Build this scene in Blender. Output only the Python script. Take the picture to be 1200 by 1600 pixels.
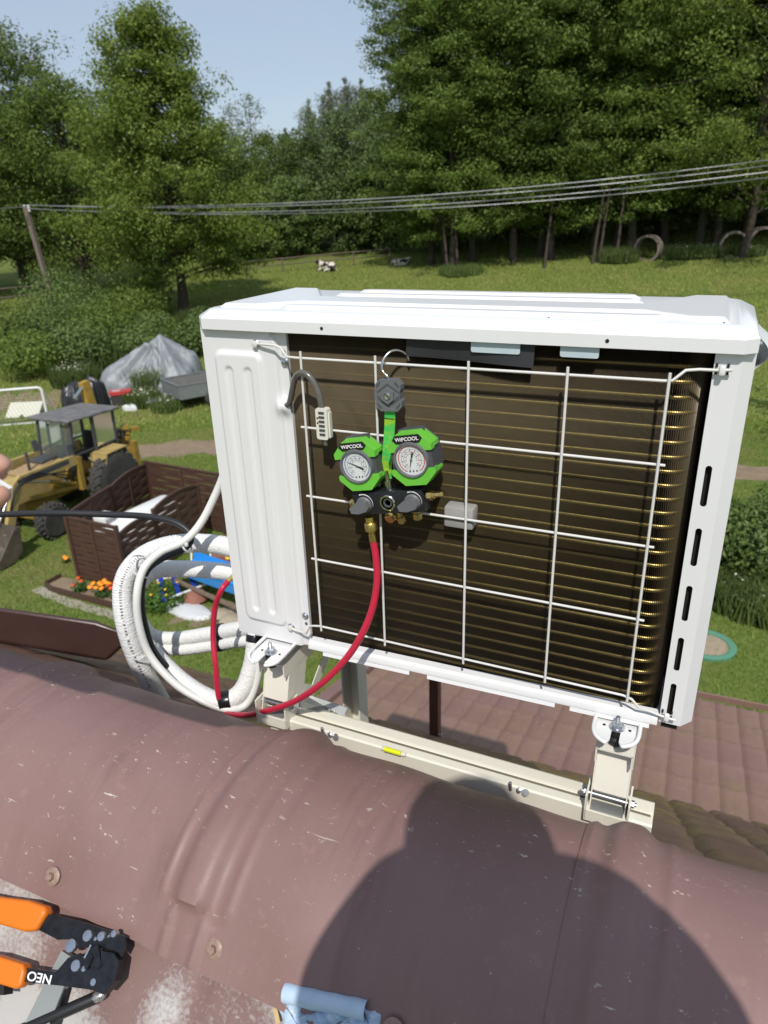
import bpy, bmesh, math, random
import numpy as np
from mathutils import Vector, Matrix, Euler
R = math.radians
for o in list(bpy.data.objects): bpy.data.objects.remove(o)
SC = bpy.context.scene; COL = SC.collection
random.seed(7); RNG = np.random.default_rng(7)

# ---------------------------------------------------------------- camera
cd = bpy.data.cameras.new('camera'); cam = bpy.data.objects.new('camera', cd); COL.objects.link(cam); SC.camera = cam
cd.sensor_fit = 'VERTICAL'; cd.sensor_height = 36; cd.lens = 24.95; cd.clip_start = .02; cd.clip_end = 3000
rt = Vector((0.911851, 0.409470, -0.029360)); up = Vector((-0.138151, 0.373422, 0.917317)); bk = Vector((0.386578, -0.832400, 0.397074))
cam.matrix_world = Matrix(((rt.x, up.x, bk.x, 0), (rt.y, up.y, bk.y, 0), (rt.z, up.z, bk.z, 7.0), (0, 0, 0, 1)))
cd.dof.use_dof = True; cd.dof.focus_distance = 1.12; cd.dof.aperture_fstop = 7.5
# ---------------------------------------------------------------- sky and sun
SUNDIR = Vector((-.38, 1.0, -1.30)).normalized()          # the way the light travels
elev = math.asin(-SUNDIR.z)
w = bpy.data.worlds.new('World'); SC.world = w; w.use_nodes = True
wn = w.node_tree; wn.nodes.clear()
sky = wn.nodes.new('ShaderNodeTexSky'); sky.sky_type = 'NISHITA'; sky.sun_disc = False
sky.sun_elevation = elev; sky.sun_rotation = math.atan2(-SUNDIR.x, -SUNDIR.y)
sky.air_density = 1.0; sky.dust_density = .5; sky.ozone_density = 1.0
bg = wn.nodes.new('ShaderNodeBackground'); bg.inputs[1].default_value = .13
wo = wn.nodes.new('ShaderNodeOutputWorld')
# thin high haze whitens the blue
tcw = wn.nodes.new('ShaderNodeTexCoord'); mpw = wn.nodes.new('ShaderNodeMapping'); mpw.inputs['Scale'].default_value = (1.2, 1.2, 4.5); wn.links.new(tcw.outputs['Generated'], mpw.inputs[0])
nzw = wn.nodes.new('ShaderNodeTexNoise'); nzw.inputs['Scale'].default_value = 1.6; nzw.inputs['Detail'].default_value = 7; nzw.inputs['Roughness'].default_value = .55; wn.links.new(mpw.outputs[0], nzw.inputs['Vector'])
rgw = wn.nodes.new('ShaderNodeMapRange'); rgw.inputs[1].default_value = .35; rgw.inputs[2].default_value = .75; rgw.inputs[3].default_value = .55; rgw.inputs[4].default_value = .90; wn.links.new(nzw.outputs[0], rgw.inputs[0])
mxw = wn.nodes.new('ShaderNodeMix'); mxw.data_type = 'RGBA'; mxw.inputs[7].default_value = (3.75, 4.35, 5.25, 1); wn.links.new(rgw.outputs[0], mxw.inputs[0]); wn.links.new(sky.outputs[0], mxw.inputs[6])
wn.links.new(mxw.outputs[2], bg.inputs[0]); wn.links.new(bg.outputs[0], wo.inputs[0])
sl = bpy.data.lights.new('sun', 'SUN'); sl.energy = 3.6; sl.angle = R(.53); sl.color = (1, .955, .88)
so = bpy.data.objects.new('sun', sl); COL.objects.link(so); so.location = (10, -25, 40)
so.rotation_euler = SUNDIR.to_track_quat('-Z', 'Y').to_euler()
vs = SC.view_settings; vs.view_transform = 'Standard'; vs.look = 'None'; vs.exposure = 0; vs.gamma = 1; vs.use_curve_mapping = False
SC.render.engine = 'CYCLES'; SC.cycles.max_bounces = 5; SC.cycles.diffuse_bounces = 2; SC.cycles.glossy_bounces = 3; SC.cycles.transmission_bounces = 4; SC.cycles.transparent_max_bounces = 12

# ---------------------------------------------------------------- materials
MATS = {}
def mat(name, col, rough=.5, metal=0., col2=None, vs=4., var=.5, bump=0., bs=60., spec=.5, coat=0., trans=0., vdet=5., stretch=None):
    if name in MATS: return MATS[name]
    m = bpy.data.materials.new(name); m.use_nodes = True; nt = m.node_tree; N = nt.nodes; L = nt.links
    p = N['Principled BSDF']; c = (*col, 1)
    p.inputs['Base Color'].default_value = c; p.inputs['Roughness'].default_value = rough; p.inputs['Metallic'].default_value = metal
    p.inputs['Specular IOR Level'].default_value = spec
    if coat: p.inputs['Coat Weight'].default_value = coat; p.inputs['Coat Roughness'].default_value = .15
    if trans: p.inputs['Transmission Weight'].default_value = trans
    if col2 or bump:
        tc = N.new('ShaderNodeTexCoord'); src = tc.outputs['Object']
        if stretch:
            mp = N.new('ShaderNodeMapping'); mp.inputs['Scale'].default_value = stretch; L.new(src, mp.inputs[0]); src = mp.outputs[0]
    if col2:
        n = N.new('ShaderNodeTexNoise'); n.inputs['Scale'].default_value = vs; n.inputs['Detail'].default_value = vdet; n.inputs['Roughness'].default_value = .65
        L.new(src, n.inputs['Vector'])
        r = N.new('ShaderNodeMapRange'); r.inputs[1].default_value = .5 - var * .35; r.inputs[2].default_value = .5 + var * .35
        L.new(n.outputs[0], r.inputs[0])
        x = N.new('ShaderNodeMix'); x.data_type = 'RGBA'; x.inputs[6].default_value = c; x.inputs[7].default_value = (*col2, 1)
        L.new(r.outputs[0], x.inputs[0]); L.new(x.outputs[2], p.inputs['Base Color'])
    if bump:
        b = N.new('ShaderNodeTexNoise'); b.inputs['Scale'].default_value = bs; b.inputs['Detail'].default_value = 6
        L.new(src, b.inputs['Vector'])
        bp = N.new('ShaderNodeBump'); bp.inputs['Strength'].default_value = bump; bp.inputs['Distance'].default_value = .3 / bs
        L.new(b.outputs[0], bp.inputs['Height']); L.new(bp.outputs[0], p.inputs['Normal'])
    MATS[name] = m; return m
def leafmat(name, c1, c2, tr=.35, rough=.55):
    if name in MATS: return MATS[name]
    m = bpy.data.materials.new(name); m.use_nodes = True; nt = m.node_tree; N = nt.nodes; L = nt.links
    p = N['Principled BSDF']; p.inputs['Roughness'].default_value = rough; p.inputs['Specular IOR Level'].default_value = .35
    g = N.new('ShaderNodeNewGeometry'); oi = N.new('ShaderNodeObjectInfo')
    x = N.new('ShaderNodeMix'); x.data_type = 'RGBA'; x.inputs[6].default_value = (*c1, 1); x.inputs[7].default_value = (*c2, 1)
    L.new(g.outputs['Random Per Island'], x.inputs[0])
    h = N.new('ShaderNodeHueSaturation'); mr = N.new('ShaderNodeMapRange'); mr.inputs[3].default_value = .8; mr.inputs[4].default_value = 1.2
    L.new(oi.outputs['Random'], mr.inputs[0]); L.new(mr.outputs[0], h.inputs['Value']); L.new(x.outputs[2], h.inputs['Color'])
    L.new(h.outputs[0], p.inputs['Base Color'])
    t = N.new('ShaderNodeBsdfTranslucent'); L.new(h.outputs[0], t.inputs[0])
    ms = N.new('ShaderNodeMixShader'); ms.inputs[0].default_value = tr
    L.new(p.outputs[0], ms.inputs[1]); L.new(t.outputs[0], ms.inputs[2]); L.new(ms.outputs[0], N['Material Output'].inputs[0])
    MATS[name] = m; return m
# ---------------------------------------------------------------- mesh helpers
ORG = {}
def frame(a, b):
    z = (Vector(b) - Vector(a)).normalized(); x = z.orthogonal().normalized(); return z, x, z.cross(x)
def catmull(pts, n=8):
    P = [Vector(p) for p in pts]; P = [P[0] * 2 - P[1]] + P + [P[-1] * 2 - P[-2]]; out = []
    for i in range(1, len(P) - 2):
        a, b, c, d = P[i-1:i+3]
        for k in range(n):
            t = k / n; out.append(.5 * ((2*b) + (c-a)*t + (2*a-5*b+4*c-d)*t*t + (3*b-a-3*c+d)*t*t*t))
    out.append(P[-2]); return out
def rrect(w, h, r, n=4, cx=0, cy=0):
    o = []
    for sx, sy, a0 in ((1, 1, 0), (-1, 1, 90), (-1, -1, 180), (1, -1, 270)):
        for k in range(n + 1):
            a = R(a0 + 90 * k / n); o.append((cx + sx*(w/2-r) + r*math.cos(a), cy + sy*(h/2-r) + r*math.sin(a)))
    return o
def ngon(r, n, a0=0, cx=0, cy=0): return [(cx + r*math.cos(a0 + 2*math.pi*k/n), cy + r*math.sin(a0 + 2*math.pi*k/n)) for k in range(n)]
AX_Y = Matrix(((1, 0, 0, 0), (0, 0, 1, 0), (0, 1, 0, 0), (0, 0, 0, 1)))      # local (x, y, z) -> (x, z, y): 2D shapes upright, thickness along +Y (mirrors winding, normals fixed on build)
class MB:
    def __init__(s, M=None): s.v = []; s.f = []; s.M = M or Matrix()
    def add(s, vs, fs, M=None):
        o = len(s.v); T = s.M @ M if M else s.M
        s.v += [T @ Vector(v) for v in vs]; s.f += [[i + o for i in f] for f in fs]; return s
    def box(s, c, d, M=None, bev=0):
        x, y, z = [k / 2 for k in d]; T = Matrix.Translation(c) @ (M or Matrix())
        if not bev:
            vs = [(a*x, b*y, e*z) for a in (-1, 1) for b in (-1, 1) for e in (-1, 1)]
            return s.add(vs, [(0, 1, 3, 2), (4, 6, 7, 5), (0, 4, 5, 1), (2, 3, 7, 6), (0, 2, 6, 4), (1, 5, 7, 3)], T)
        bm = bmesh.new(); bmesh.ops.create_cube(bm, size=1)
        for v in bm.verts: v.co = Vector((v.co.x*d[0], v.co.y*d[1], v.co.z*d[2]))
        bmesh.ops.bevel(bm, geom=bm.edges[:], offset=bev, segments=2, affect='EDGES', profile=.5)
        bm.verts.index_update(); s.add([v.co.copy() for v in bm.verts], [[v.index for v in f.verts] for f in bm.faces], T); bm.free(); return s
    def beam(s, a, b, wd, ht, upv=(0, 0, 1)):
        a = Vector(a); b = Vector(b); x = (b - a); L = x.length; x.normalize(); y = Vector(upv).cross(x)
        if y.length < 1e-4: y = Vector((0, 1, 0)).cross(x)
        y.normalize(); z = x.cross(y); m = (a + b) / 2
        return s.box((0, 0, 0), (L, wd, ht), Matrix(((x.x, y.x, z.x, m.x), (x.y, y.y, z.y, m.y), (x.z, y.z, z.z, m.z), (0, 0, 0, 1))))
    def tube(s, path, r, n=8, caps=True, M=None):
        P = [Vector(p) for p in path]; rr = r if isinstance(r, (list, tuple)) else [r] * len(P)
        vs = []; fs = []; t = (P[1] - P[0]).normalized(); u = t.orthogonal().normalized()
        for i, p in enumerate(P):
            t = (P[min(i+1, len(P)-1)] - P[max(i-1, 0)]).normalized(); u = (u - t * u.dot(t)).normalized(); v = t.cross(u)
            vs += [p + (u*math.cos(2*math.pi*k/n) + v*math.sin(2*math.pi*k/n)) * rr[i] for k in range(n)]
        for i in range(len(P) - 1):
            for k in range(n): fs.append((i*n+k, i*n+(k+1) % n, (i+1)*n+(k+1) % n, (i+1)*n+k))
        if caps: fs.append(list(range(n))[::-1]); fs.append([(len(P)-1)*n + k for k in range(n)])
        return s.add(vs, fs, M)
    def cyl(s, a, b, r0, r1=None, n=12): return s.tube([a, b], [r0, r0 if r1 is None else r1], n)
    def lathe(s, prof, a=(0, 0, 0), d=(0, 0, 1), n=20):
        z, x, y = frame((0, 0, 0), d); a = Vector(a); vs = []; fs = []
        for r, h in prof: vs += [a + z*h + (x*math.cos(2*math.pi*k/n) + y*math.sin(2*math.pi*k/n)) * max(r, 1e-5) for k in range(n)]
        for i in range(len(prof) - 1):
            for k in range(n): fs.append((i*n+k, i*n+(k+1) % n, (i+1)*n+(k+1) % n, (i+1)*n+k))
        if prof[0][0] > 1e-4 and prof[0] != prof[-1]: fs.append(list(range(n))[::-1]); fs.append([(len(prof)-1)*n + k for k in range(n)])
        return s.add(vs, fs)
    def prism(s, poly, h0, h1, M=None):
        n = len(poly); vs = [(*p, h0) for p in poly] + [(*p, h1) for p in poly]
        fs = [list(range(n))[::-1], [n + k for k in range(n)]] + [(k, (k+1) % n, n+(k+1) % n, n+k) for k in range(n)]
        return s.add(vs, fs, M)
    def plate(s, outer, holes, h0, h1, M=None):
        bm = bmesh.new()
        for lp in [outer] + holes:
            vv = [bm.verts.new((*p, 0)) for p in lp]
            for i in range(len(vv)): bm.edges.new((vv[i], vv[(i+1) % len(vv)]))
        bmesh.ops.triangle_fill(bm, edges=bm.edges[:], use_beauty=True)
        bm.verts.index_update(); n = len(bm.verts)
        vs = [(v.co.x, v.co.y, h0) for v in bm.verts] + [(v.co.x, v.co.y, h1) for v in bm.verts]
        fs = [[v.index for v in f.verts] for f in bm.faces]; fs = fs + [[i + n for i in f][::-1] for f in fs]
        for e in bm.edges:
            if len(e.link_faces) == 1: a, b = e.verts[0].index, e.verts[1].index; fs.append((a, b, b+n, a+n))
        bm.free(); return s.add(vs, fs, M)
    def grid(s, fn, nu, nv, M=None):
        vs = [fn(i/nu, j/nv) for i in range(nu+1) for j in range(nv+1)]
        return s.add(vs, [(i*(nv+1)+j, (i+1)*(nv+1)+j, (i+1)*(nv+1)+j+1, i*(nv+1)+j+1) for i in range(nu) for j in range(nv)], M)
    def build(s, name, m, parent=None, sm=30, loc=None, fix=True):
        org = Vector(loc) if loc else (ORG.get(parent.name, Vector()) if parent else Vector())
        me = bpy.data.meshes.new(name); me.from_pydata([tuple(v - org) for v in s.v], [], s.f)
        if fix:
            bm = bmesh.new(); bm.from_mesh(me); bmesh.ops.recalc_face_normals(bm, faces=bm.faces[:]); bm.to_mesh(me); bm.free()
        if sm:
            me.shade_smooth(); me.set_sharp_from_angle(angle=R(sm))
        me.materials.append(m); o = bpy.data.objects.new(name, me); COL.objects.link(o)
        if parent: o.parent = parent
        elif loc: o.location = loc
        ORG[o.name] = org; return o
def mesh_arr(name, V, F, m, loc=None, parent=None):
    V = np.asarray(V, np.float32); F = np.asarray(F, np.int32); k = F.shape[1]
    if loc is not None: V = V - np.asarray(loc, np.float32)
    me = bpy.data.meshes.new(name); me.vertices.add(len(V)); me.vertices.foreach_set('co', V.ravel())
    me.loops.add(F.size); me.loops.foreach_set('vertex_index', F.ravel())
    me.polygons.add(len(F)); me.polygons.foreach_set('loop_start', np.arange(0, F.size, k, dtype=np.int32)); me.update(calc_edges=True)
    me.materials.append(m); o = bpy.data.objects.new(name, me); COL.objects.link(o)
    if parent: o.parent = parent
    elif loc is not None: o.location = loc
    return o
def tag(o, label=None, cat=None, group=None, kind=None):
    if label: o['label'] = label
    if cat: o['category'] = cat
    if group: o['group'] = group
    if kind: o['kind'] = kind
    return o
def thing(name, label, cat, loc, group=None, rz=0):
    o = bpy.data.objects.new(name, None); COL.objects.link(o); o.location = loc; o.rotation_euler.z = rz; o.empty_display_size = .1
    ORG[o.name] = Vector(loc) if not rz else Vector(); return tag(o, label, cat, group)
def text_part(txt, size, M, m, parent, ext=.0003, name='lettering', sx=1.0):
    c = bpy.data.curves.new('t', 'FONT'); c.body = txt; c.size = size; c.extrude = ext; c.align_x = 'CENTER'; c.align_y = 'CENTER'; c.offset = size * .015
    o = bpy.data.objects.new('t', c); COL.objects.link(o); bpy.context.view_layer.update()
    me = bpy.data.meshes.new_from_object(o.evaluated_get(bpy.context.evaluated_depsgraph_get()))
    bpy.data.objects.remove(o); bpy.data.curves.remove(c)
    b = MB(M); b.add([(v.co.x*sx, v.co.y, v.co.z) for v in me.vertices], [list(p.vertices) for p in me.polygons]); bpy.data.meshes.remove(me)
    return b.build(name, m, parent, sm=0)
def dup(o, parent=None, loc=None, rz=None, label=None, sc=None):
    c = o.copy(); COL.objects.link(c)
    if parent: c.parent = parent
    if loc is not None: c.location = loc
    if rz is not None: c.rotation_euler.z = rz
    if sc is not None: c.scale = sc
    if label: c['label'] = label
    for ch in list(o.children): dup(ch, c)
    return c
def sstep(a, b, x): t = min(1, max(0, (x - a) / (b - a))); return t*t*(3 - 2*t)
def rz4(a): return Matrix.Rotation(a, 4, 'Z')
# ================================================================ setting: ground, track
HX, HY = -.42, .907
def gz(x, y):
    d = HX*x + HY*y; lat = HY*x - HX*y
    s = min(.15, max(.06, .085 + .0022*lat)); t = max(0, d - 21); t = t*t/12 if t < 6 else t - 3
    return s * min(t, 90)
def ground_mat():
    m = bpy.data.materials.new('grass_ground'); m.use_nodes = True; N = m.node_tree.nodes; L = m.node_tree.links; p = N['Principled BSDF']
    p.inputs['Roughness'].default_value = .95; p.inputs['Specular IOR Level'].default_value = .1
    g = N.new('ShaderNodeNewGeometry')
    def noise(sc, det=6):
        n = N.new('ShaderNodeTexNoise'); n.inputs['Scale'].default_value = sc; n.inputs['Detail'].default_value = det; n.inputs['Roughness'].default_value = .7; L.new(g.outputs['Position'], n.inputs['Vector']); return n
    def ramp(src, a, b, lo=0., hi=1.):
        r = N.new('ShaderNodeMapRange'); r.inputs[1].default_value = a; r.inputs[2].default_value = b; r.inputs[3].default_value = lo; r.inputs[4].default_value = hi; L.new(src, r.inputs[0]); return r.outputs[0]
    def mix(f, a, b):
        x = N.new('ShaderNodeMix'); x.data_type = 'RGBA'; L.new(f, x.inputs[0])
        for k, c in ((6, a), (7, b)):
            if isinstance(c, tuple): x.inputs[k].default_value = (*c, 1)
            else: L.new(c, x.inputs[k])
        return x.outputs[2]
    c = mix(ramp(noise(9).outputs[0], .35, .65), (.095, .145, .028), (.17, .20, .055))
    c = mix(ramp(noise(.35, 4).outputs[0], .48, .68), c, (.20, .185, .07))
    c = mix(ramp(noise(1.3, 8).outputs[0], .62, .72, 0, .55), c, (.15, .115, .065))
    L.new(c, p.inputs['Base Color'])
    b = N.new('ShaderNodeBump'); b.inputs['Strength'].default_value = .6; b.inputs['Distance'].default_value = .06
    L.new(noise(18, 4).outputs[0], b.inputs['Height']); L.new(b.outputs[0], p.inputs['Normal']); return m
GM = ground_mat()
def axis_pts(lo, hi, fine_lo, fine_hi, st):
    a = list(np.arange(fine_lo, fine_hi + .01, st)); k = st
    x = fine_lo
    while x > lo: k *= 1.35; x -= k; a.insert(0, max(x, lo))
    k = st; x = fine_hi
    while x < hi: k *= 1.35; x += k; a.append(min(x, hi))
    return a
xs = axis_pts(-900, 900, -60, 30, 1.0); ys = axis_pts(-200, 1200, 0, 80, 1.0)
V = np.array([(x, y, gz(x, y)) for x in xs for y in ys]); nx, ny = len(xs), len(ys)
F = [(i*ny+j, (i+1)*ny+j, (i+1)*ny+j+1, i*ny+j+1) for i in range(nx-1) for j in range(ny-1)]
o = mesh_arr('ground', V, F, GM); o.data.shade_smooth(); tag(o, kind='structure')
DIRT = mat('dirt', (.20, .145, .095), .95, col2=(.30, .235, .165), vs=3, var=.8, bump=.5, bs=25, spec=.1)
def ribbon(name, pts, wd, m, dz=.006, n=10, jag=.15):
    P = catmull([(x, y, 0) for x, y in pts], n); vs = []; fs = []
    for i, p in enumerate(P):
        t = (P[min(i+1, len(P)-1)] - P[max(0, i-1)]).normalized(); s = Vector((-t.y, t.x, 0))
        w0 = wd * (1 + jag*math.sin(i*1.7) + jag*random.uniform(-1, 1))
        for k in range(5):
            q = p + s * w0 * (k/4 - .5); vs.append(Vector((q.x, q.y, gz(q.x, q.y) + dz)))
        if i: fs += [((i-1)*5+k, i*5+k, i*5+k+1, (i-1)*5+k+1) for k in range(4)]
    b = MB(); b.v = vs; b.f = fs; return tag(b.build(name, m, sm=60), kind='structure')
ribbon('dirt_track', [(-34, 5.5), (-26, 9.6), (-19, 13.6), (-15.1, 17.1), (-9, 19.4), (1.7, 20.6), (14, 21)], 1.5, DIRT, n=14, jag=.22)
ribbon('bare_soil_patch', [(-27, 17.6), (-25, 18.9), (-23.6, 20.2)], 2.4, DIRT, dz=.02, jag=.3)
ribbon('bare_soil_strip', [(-21.5, 20.6), (-20, 21.3), (-18.5, 22.4)], 1.0, DIRT, dz=.02, jag=.35)
ribbon('bare_earth_bank', [(-26.5, 31.5), (-25, 32.2), (-23.4, 33.4)], 1.6, DIRT, dz=.05, jag=.35)
ribbon('gravel_margin', [(-11.9, 8.6), (-11.1, 8.45), (-10.2, 8.4), (-9.5, 8.4)], .22, mat('gravel', (.42, .38, .3), .95, col2=(.22, .2, .15), vs=30, var=.9), n=8)
ribbon('rubble_patch', [(-8.4843, 8.9941), (-7.8316, 9.0186), (-7.4885, 9.3957)], .7, DIRT, dz=.006, n=6, jag=.3)
# grass blades: lawn near the house, meadow behind
LAWN = leafmat('lawn_blades', (.11, .20, .026), (.26, .34, .065), .3, .6)
MEAD = leafmat('meadow_blades', (.22, .30, .05), (.42, .44, .125), .3, .6)
def blades(name, n, d0, d1, a0, a1, wd, ht, m, label, keep=None):
    a = R(1) * (a0 + (a1-a0)*RNG.random(n)); d = np.sqrt(d0*d0 + (d1*d1-d0*d0)*RNG.random(n))
    x = d*(np.cos(a)*HX + np.sin(a)*HY); y = d*(np.cos(a)*HY - np.sin(a)*HX)
    k = np.ones(n, bool) if keep is None else keep(x, y); x = x[k]; y = y[k]; n = len(x)
    dd = HX*x + HY*y; lat = HY*x - HX*y; s = np.clip(.085+.0022*lat, .06, .15); t = np.maximum(0, dd-21); t = np.where(t < 6, t*t/12, t-3); z = s*np.minimum(t, 90)
    th = RNG.random(n)*6.283; h = ht*(.5+RNG.random(n)); ww = wd*(.6+.8*RNG.random(n)); lean = ht*.5
    V = np.empty((n, 3, 3)); V[:, 0] = np.stack([x-ww*np.cos(th), y-ww*np.sin(th), z-.01], 1); V[:, 1] = np.stack([x+ww*np.cos(th), y+ww*np.sin(th), z-.01], 1)
    V[:, 2] = np.stack([x+lean*RNG.normal(size=n), y+lean*RNG.normal(size=n), z+h], 1)
    return tag(mesh_arr(name, V.reshape(-1, 3), np.arange(3*n).reshape(-1, 3), m), label, 'grass', kind='stuff')
TRK = np.array([(-34, 5.5), (-26, 9.6), (-19, 13.6), (-15.1, 17.1), (-9, 19.4), (1.7, 20.6), (14, 21)])
def off_track(x, y):
    dmin = np.full(len(x), 99.)
    for a, b in zip(TRK[:-1], TRK[1:]):
        ab = b - a; t = np.clip(((x-a[0])*ab[0] + (y-a[1])*ab[1]) / (ab@ab), 0, 1); dmin = np.minimum(dmin, np.hypot(x-a[0]-t*ab[0], y-a[1]-t*ab[1]))
    bed = (x > -11.75) & (x < -9.3) & (y > 8.5) & (y < 9.15)
    return (dmin > .55 + .4*RNG.random(len(x))) & ~bed
blades('lawn_grass', 190000, 7, 26, -36, 36, .011, .06, LAWN, 'short mown green lawn around the yard below the roof', off_track)
blades('meadow_grass', 210000, 25, 62, -34, 34, .03, .085, MEAD, 'taller yellowish green pasture grass on the rising field', off_track)
# ================================================================ the house roof in the foreground
def paint_mat(name, base, base2, chip, mossf=.8, chips=.62, rough=.42, moss=None, bare=None, bump=.12):
    m = bpy.data.materials.new(name); m.use_nodes = True; N = m.node_tree.nodes; L = m.node_tree.links; p = N['Principled BSDF']
    g = N.new('ShaderNodeNewGeometry'); p.inputs['Roughness'].default_value = rough
    def noise(sc, det=6, st=None, rg=.65):
        n = N.new('ShaderNodeTexNoise'); n.inputs['Scale'].default_value = sc; n.inputs['Detail'].default_value = det; n.inputs['Roughness'].default_value = rg
        s = g.outputs['Position']
        if st: mp = N.new('ShaderNodeMapping'); mp.inputs['Scale'].default_value = st; mp.inputs['Rotation'].default_value = (0, 0, .3); L.new(s, mp.inputs[0]); s = mp.outputs[0]
        L.new(s, n.inputs['Vector']); return n.outputs[0]
    def ramp(src, a, b, lo=0., hi=1.):
        r = N.new('ShaderNodeMapRange'); r.inputs[1].default_value = a; r.inputs[2].default_value = b; r.inputs[3].default_value = lo; r.inputs[4].default_value = hi; L.new(src, r.inputs[0]); return r.outputs[0]
    def mul(a, b):
        x = N.new('ShaderNodeMath'); x.operation = 'MULTIPLY'; L.new(a, x.inputs[0]); L.new(b, x.inputs[1]); return x.outputs[0]
    def mix(f, a, b):
        x = N.new('ShaderNodeMix'); x.data_type = 'RGBA'; L.new(f, x.inputs[0])
        for k, c in ((6, a), (7, b)):
            if isinstance(c, tuple): x.inputs[k].default_value = (*c, 1)
            else: L.new(c, x.inputs[k])
        return x.outputs[2]
    c = mix(ramp(noise(2.5), .35, .65), base, base2)
    c = mix(ramp(noise(300, 2), .2, .8, 0, .25), c, tuple(k*.7 for k in base))
    c = mix(mul(ramp(noise(5, 5, (5, .5, .5)), .5, .72), ramp(noise(2.2, 3), .42, .6, 0, .55)), c, tuple(k*.62 for k in base))
    c = mix(ramp(noise(38, 6), .6, .75, 0, .3), c, tuple(min(1, k*1.6) for k in base2))
    if moss: c = mix(mul(ramp(noise(1.3, 4), .44, .60), ramp(noise(22, 6), .38, .6, 0, mossf)), c, moss)
    if bare:
        ad = N.new('ShaderNodeMath'); ad.operation = 'MULTIPLY_ADD'; L.new(noise(160, 3), ad.inputs[0]); ad.inputs[1].default_value = .22; L.new(noise(3.3, 2), ad.inputs[2])
        c = mix(ramp(ad.outputs[0], .55, .66, 0, .9), c, bare)
    if chip:
        big = mul(ramp(noise(52, 8, (1, 1.8, 1.2), .72), .625, .645), ramp(noise(4.5, 3), .44, .58))
        tiny = ramp(noise(170, 3), .725, .74)
        scr = mul(ramp(noise(26, 4, (.35, 5, 2.5), .6), .70, .715), ramp(noise(6, 2), .5, .58))
        f = N.new('ShaderNodeMath'); f.operation = 'MAXIMUM'; L.new(big, f.inputs[0]); L.new(tiny, f.inputs[1])
        f2 = N.new('ShaderNodeMath'); f2.operation = 'MAXIMUM'; L.new(f.outputs[0], f2.inputs[0]); L.new(scr, f2.inputs[1])
        c = mix(ramp(f2.outputs[0], 0, 1, 0, .85), c, chip)
    L.new(c, p.inputs['Base Color'])
    L.new(ramp(noise(9), .3, .7, rough-.08, rough+.1), p.inputs['Roughness'])
    b = N.new('ShaderNodeBump'); b.inputs['Strength'].default_value = bump; b.inputs['Distance'].default_value = .004
    L.new(noise(14, 5), b.inputs['Height']); L.new(b.outputs[0], p.inputs['Normal']); MATS[name] = m; return m
BROWN = paint_mat('weathered_brown_paint', (.23, .132, .119), (.275, .166, .152), (.60, .55, .48), rough=.54)
BROWN_BARE = paint_mat('worn_brown_paint', (.20, .12, .108), (.24, .15, .135), (.58, .53, .47), bare=(.50, .49, .48), rough=.55)
BROWN_MOSS = paint_mat('mossy_brown_paint', (.165, .088, .074), (.205, .115, .095), None, moss=(.27, .20, .05), rough=.5)
BROWN_TILE = paint_mat('faded_brown_tiles', (.24, .138, .115), (.28, .168, .14), (.5, .43, .34), mossf=.42, moss=(.25, .185, .075), rough=.5)
BROWN_DARK = mat('dark_brown_sheet', (.055, .028, .024), .35, col2=(.075, .04, .033), vs=3, bump=.05, bs=9)
house = thing('house', 'weathered brown painted metal roof with a half round ridge in the foreground', 'house', (0, .73, 4.0))
YAW = .006; T41 = math.tan(R(41))
def ry(x): return YAW * (x + .43)
RC = (.7315, 5.889); RR = .25
def ridge_prof(t):
    """t 0..1 from near lip over the crown to far lip -> (y, z, weight of the bead)"""
    A = R(50); fl = .07
    arc = 2*A*RR; tot = arc + 2*fl; s = t * tot
    ny, nz = -math.sin(A), math.cos(A); p0 = (RC[0]+RR*ny, RC[1]+RR*nz)
    if s < fl: k = fl - s; return (p0[0]-k*math.cos(A), p0[1]-k*math.sin(A), 0, ny, nz)
    if s > fl + arc: k = s - fl - arc; p1 = (RC[0]-RR*ny, RC[1]+RR*nz); return (p1[0]+k*math.cos(A), p1[1]-k*math.sin(A), 0, -ny, nz)
    a = -A + (s - fl)/RR; e = min(s-fl, fl+arc-s)
    return (RC[0]+RR*math.sin(a), RC[1]+RR*math.cos(a), sstep(0, .012, e), math.sin(a), math.cos(a))
BEADS = [-1.745, -1.165, -.585, -.005, .575, 1.155]
def ridge_piece(x0, x1, bead, lift):
    b = MB(); nu = 150; nv = 56
    def fn(u, v):
        x = x0 + (x1-x0)*u; y, z, w, ny, nz = ridge_prof(v)
        dx = x - bead
        h = lift*(1 - .7*u) + w*(.0145*math.exp(-(dx/.029)**4) + .0035*math.exp(-((dx+.055)/.006)**2) + .0025*math.exp(-((dx-.060)/.008)**2)) - .0012*math.exp(-((dx-.30)/.05)**2)*math.sin(v*11)
        h += .0022*math.sin(x*9+bead*5)*math.sin(v*7+bead*3) + .0015*math.sin(x*31+v*9)
        if v < .12: e = max(0, 1-abs(abs(dx)-.028)/.012); h += .006*e*(1-v/.12*.3)*sstep(.0, .03, v+.02)
        return (x, y + ry(x) + ny*h, z + nz*h)
    b.grid(fn, nu, nv)
    def fn2(u, v): q = fn(u, v); y, z, w, ny, nz = ridge_prof(v); return (q[0], q[1]-ny*.0015, q[2]-nz*.0015)
    b.grid(fn2, nu, nv)
    return b.build('ridge_tile', BROWN, house, sm=50)
for i, bx in enumerate(BEADS): ridge_piece(bx - .066, bx + .522, bx, .0035)
SCREW = mat('painted_screw', (.24, .14, .12), .45, col2=(.35, .26, .2), vs=200, var=.6)
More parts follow.
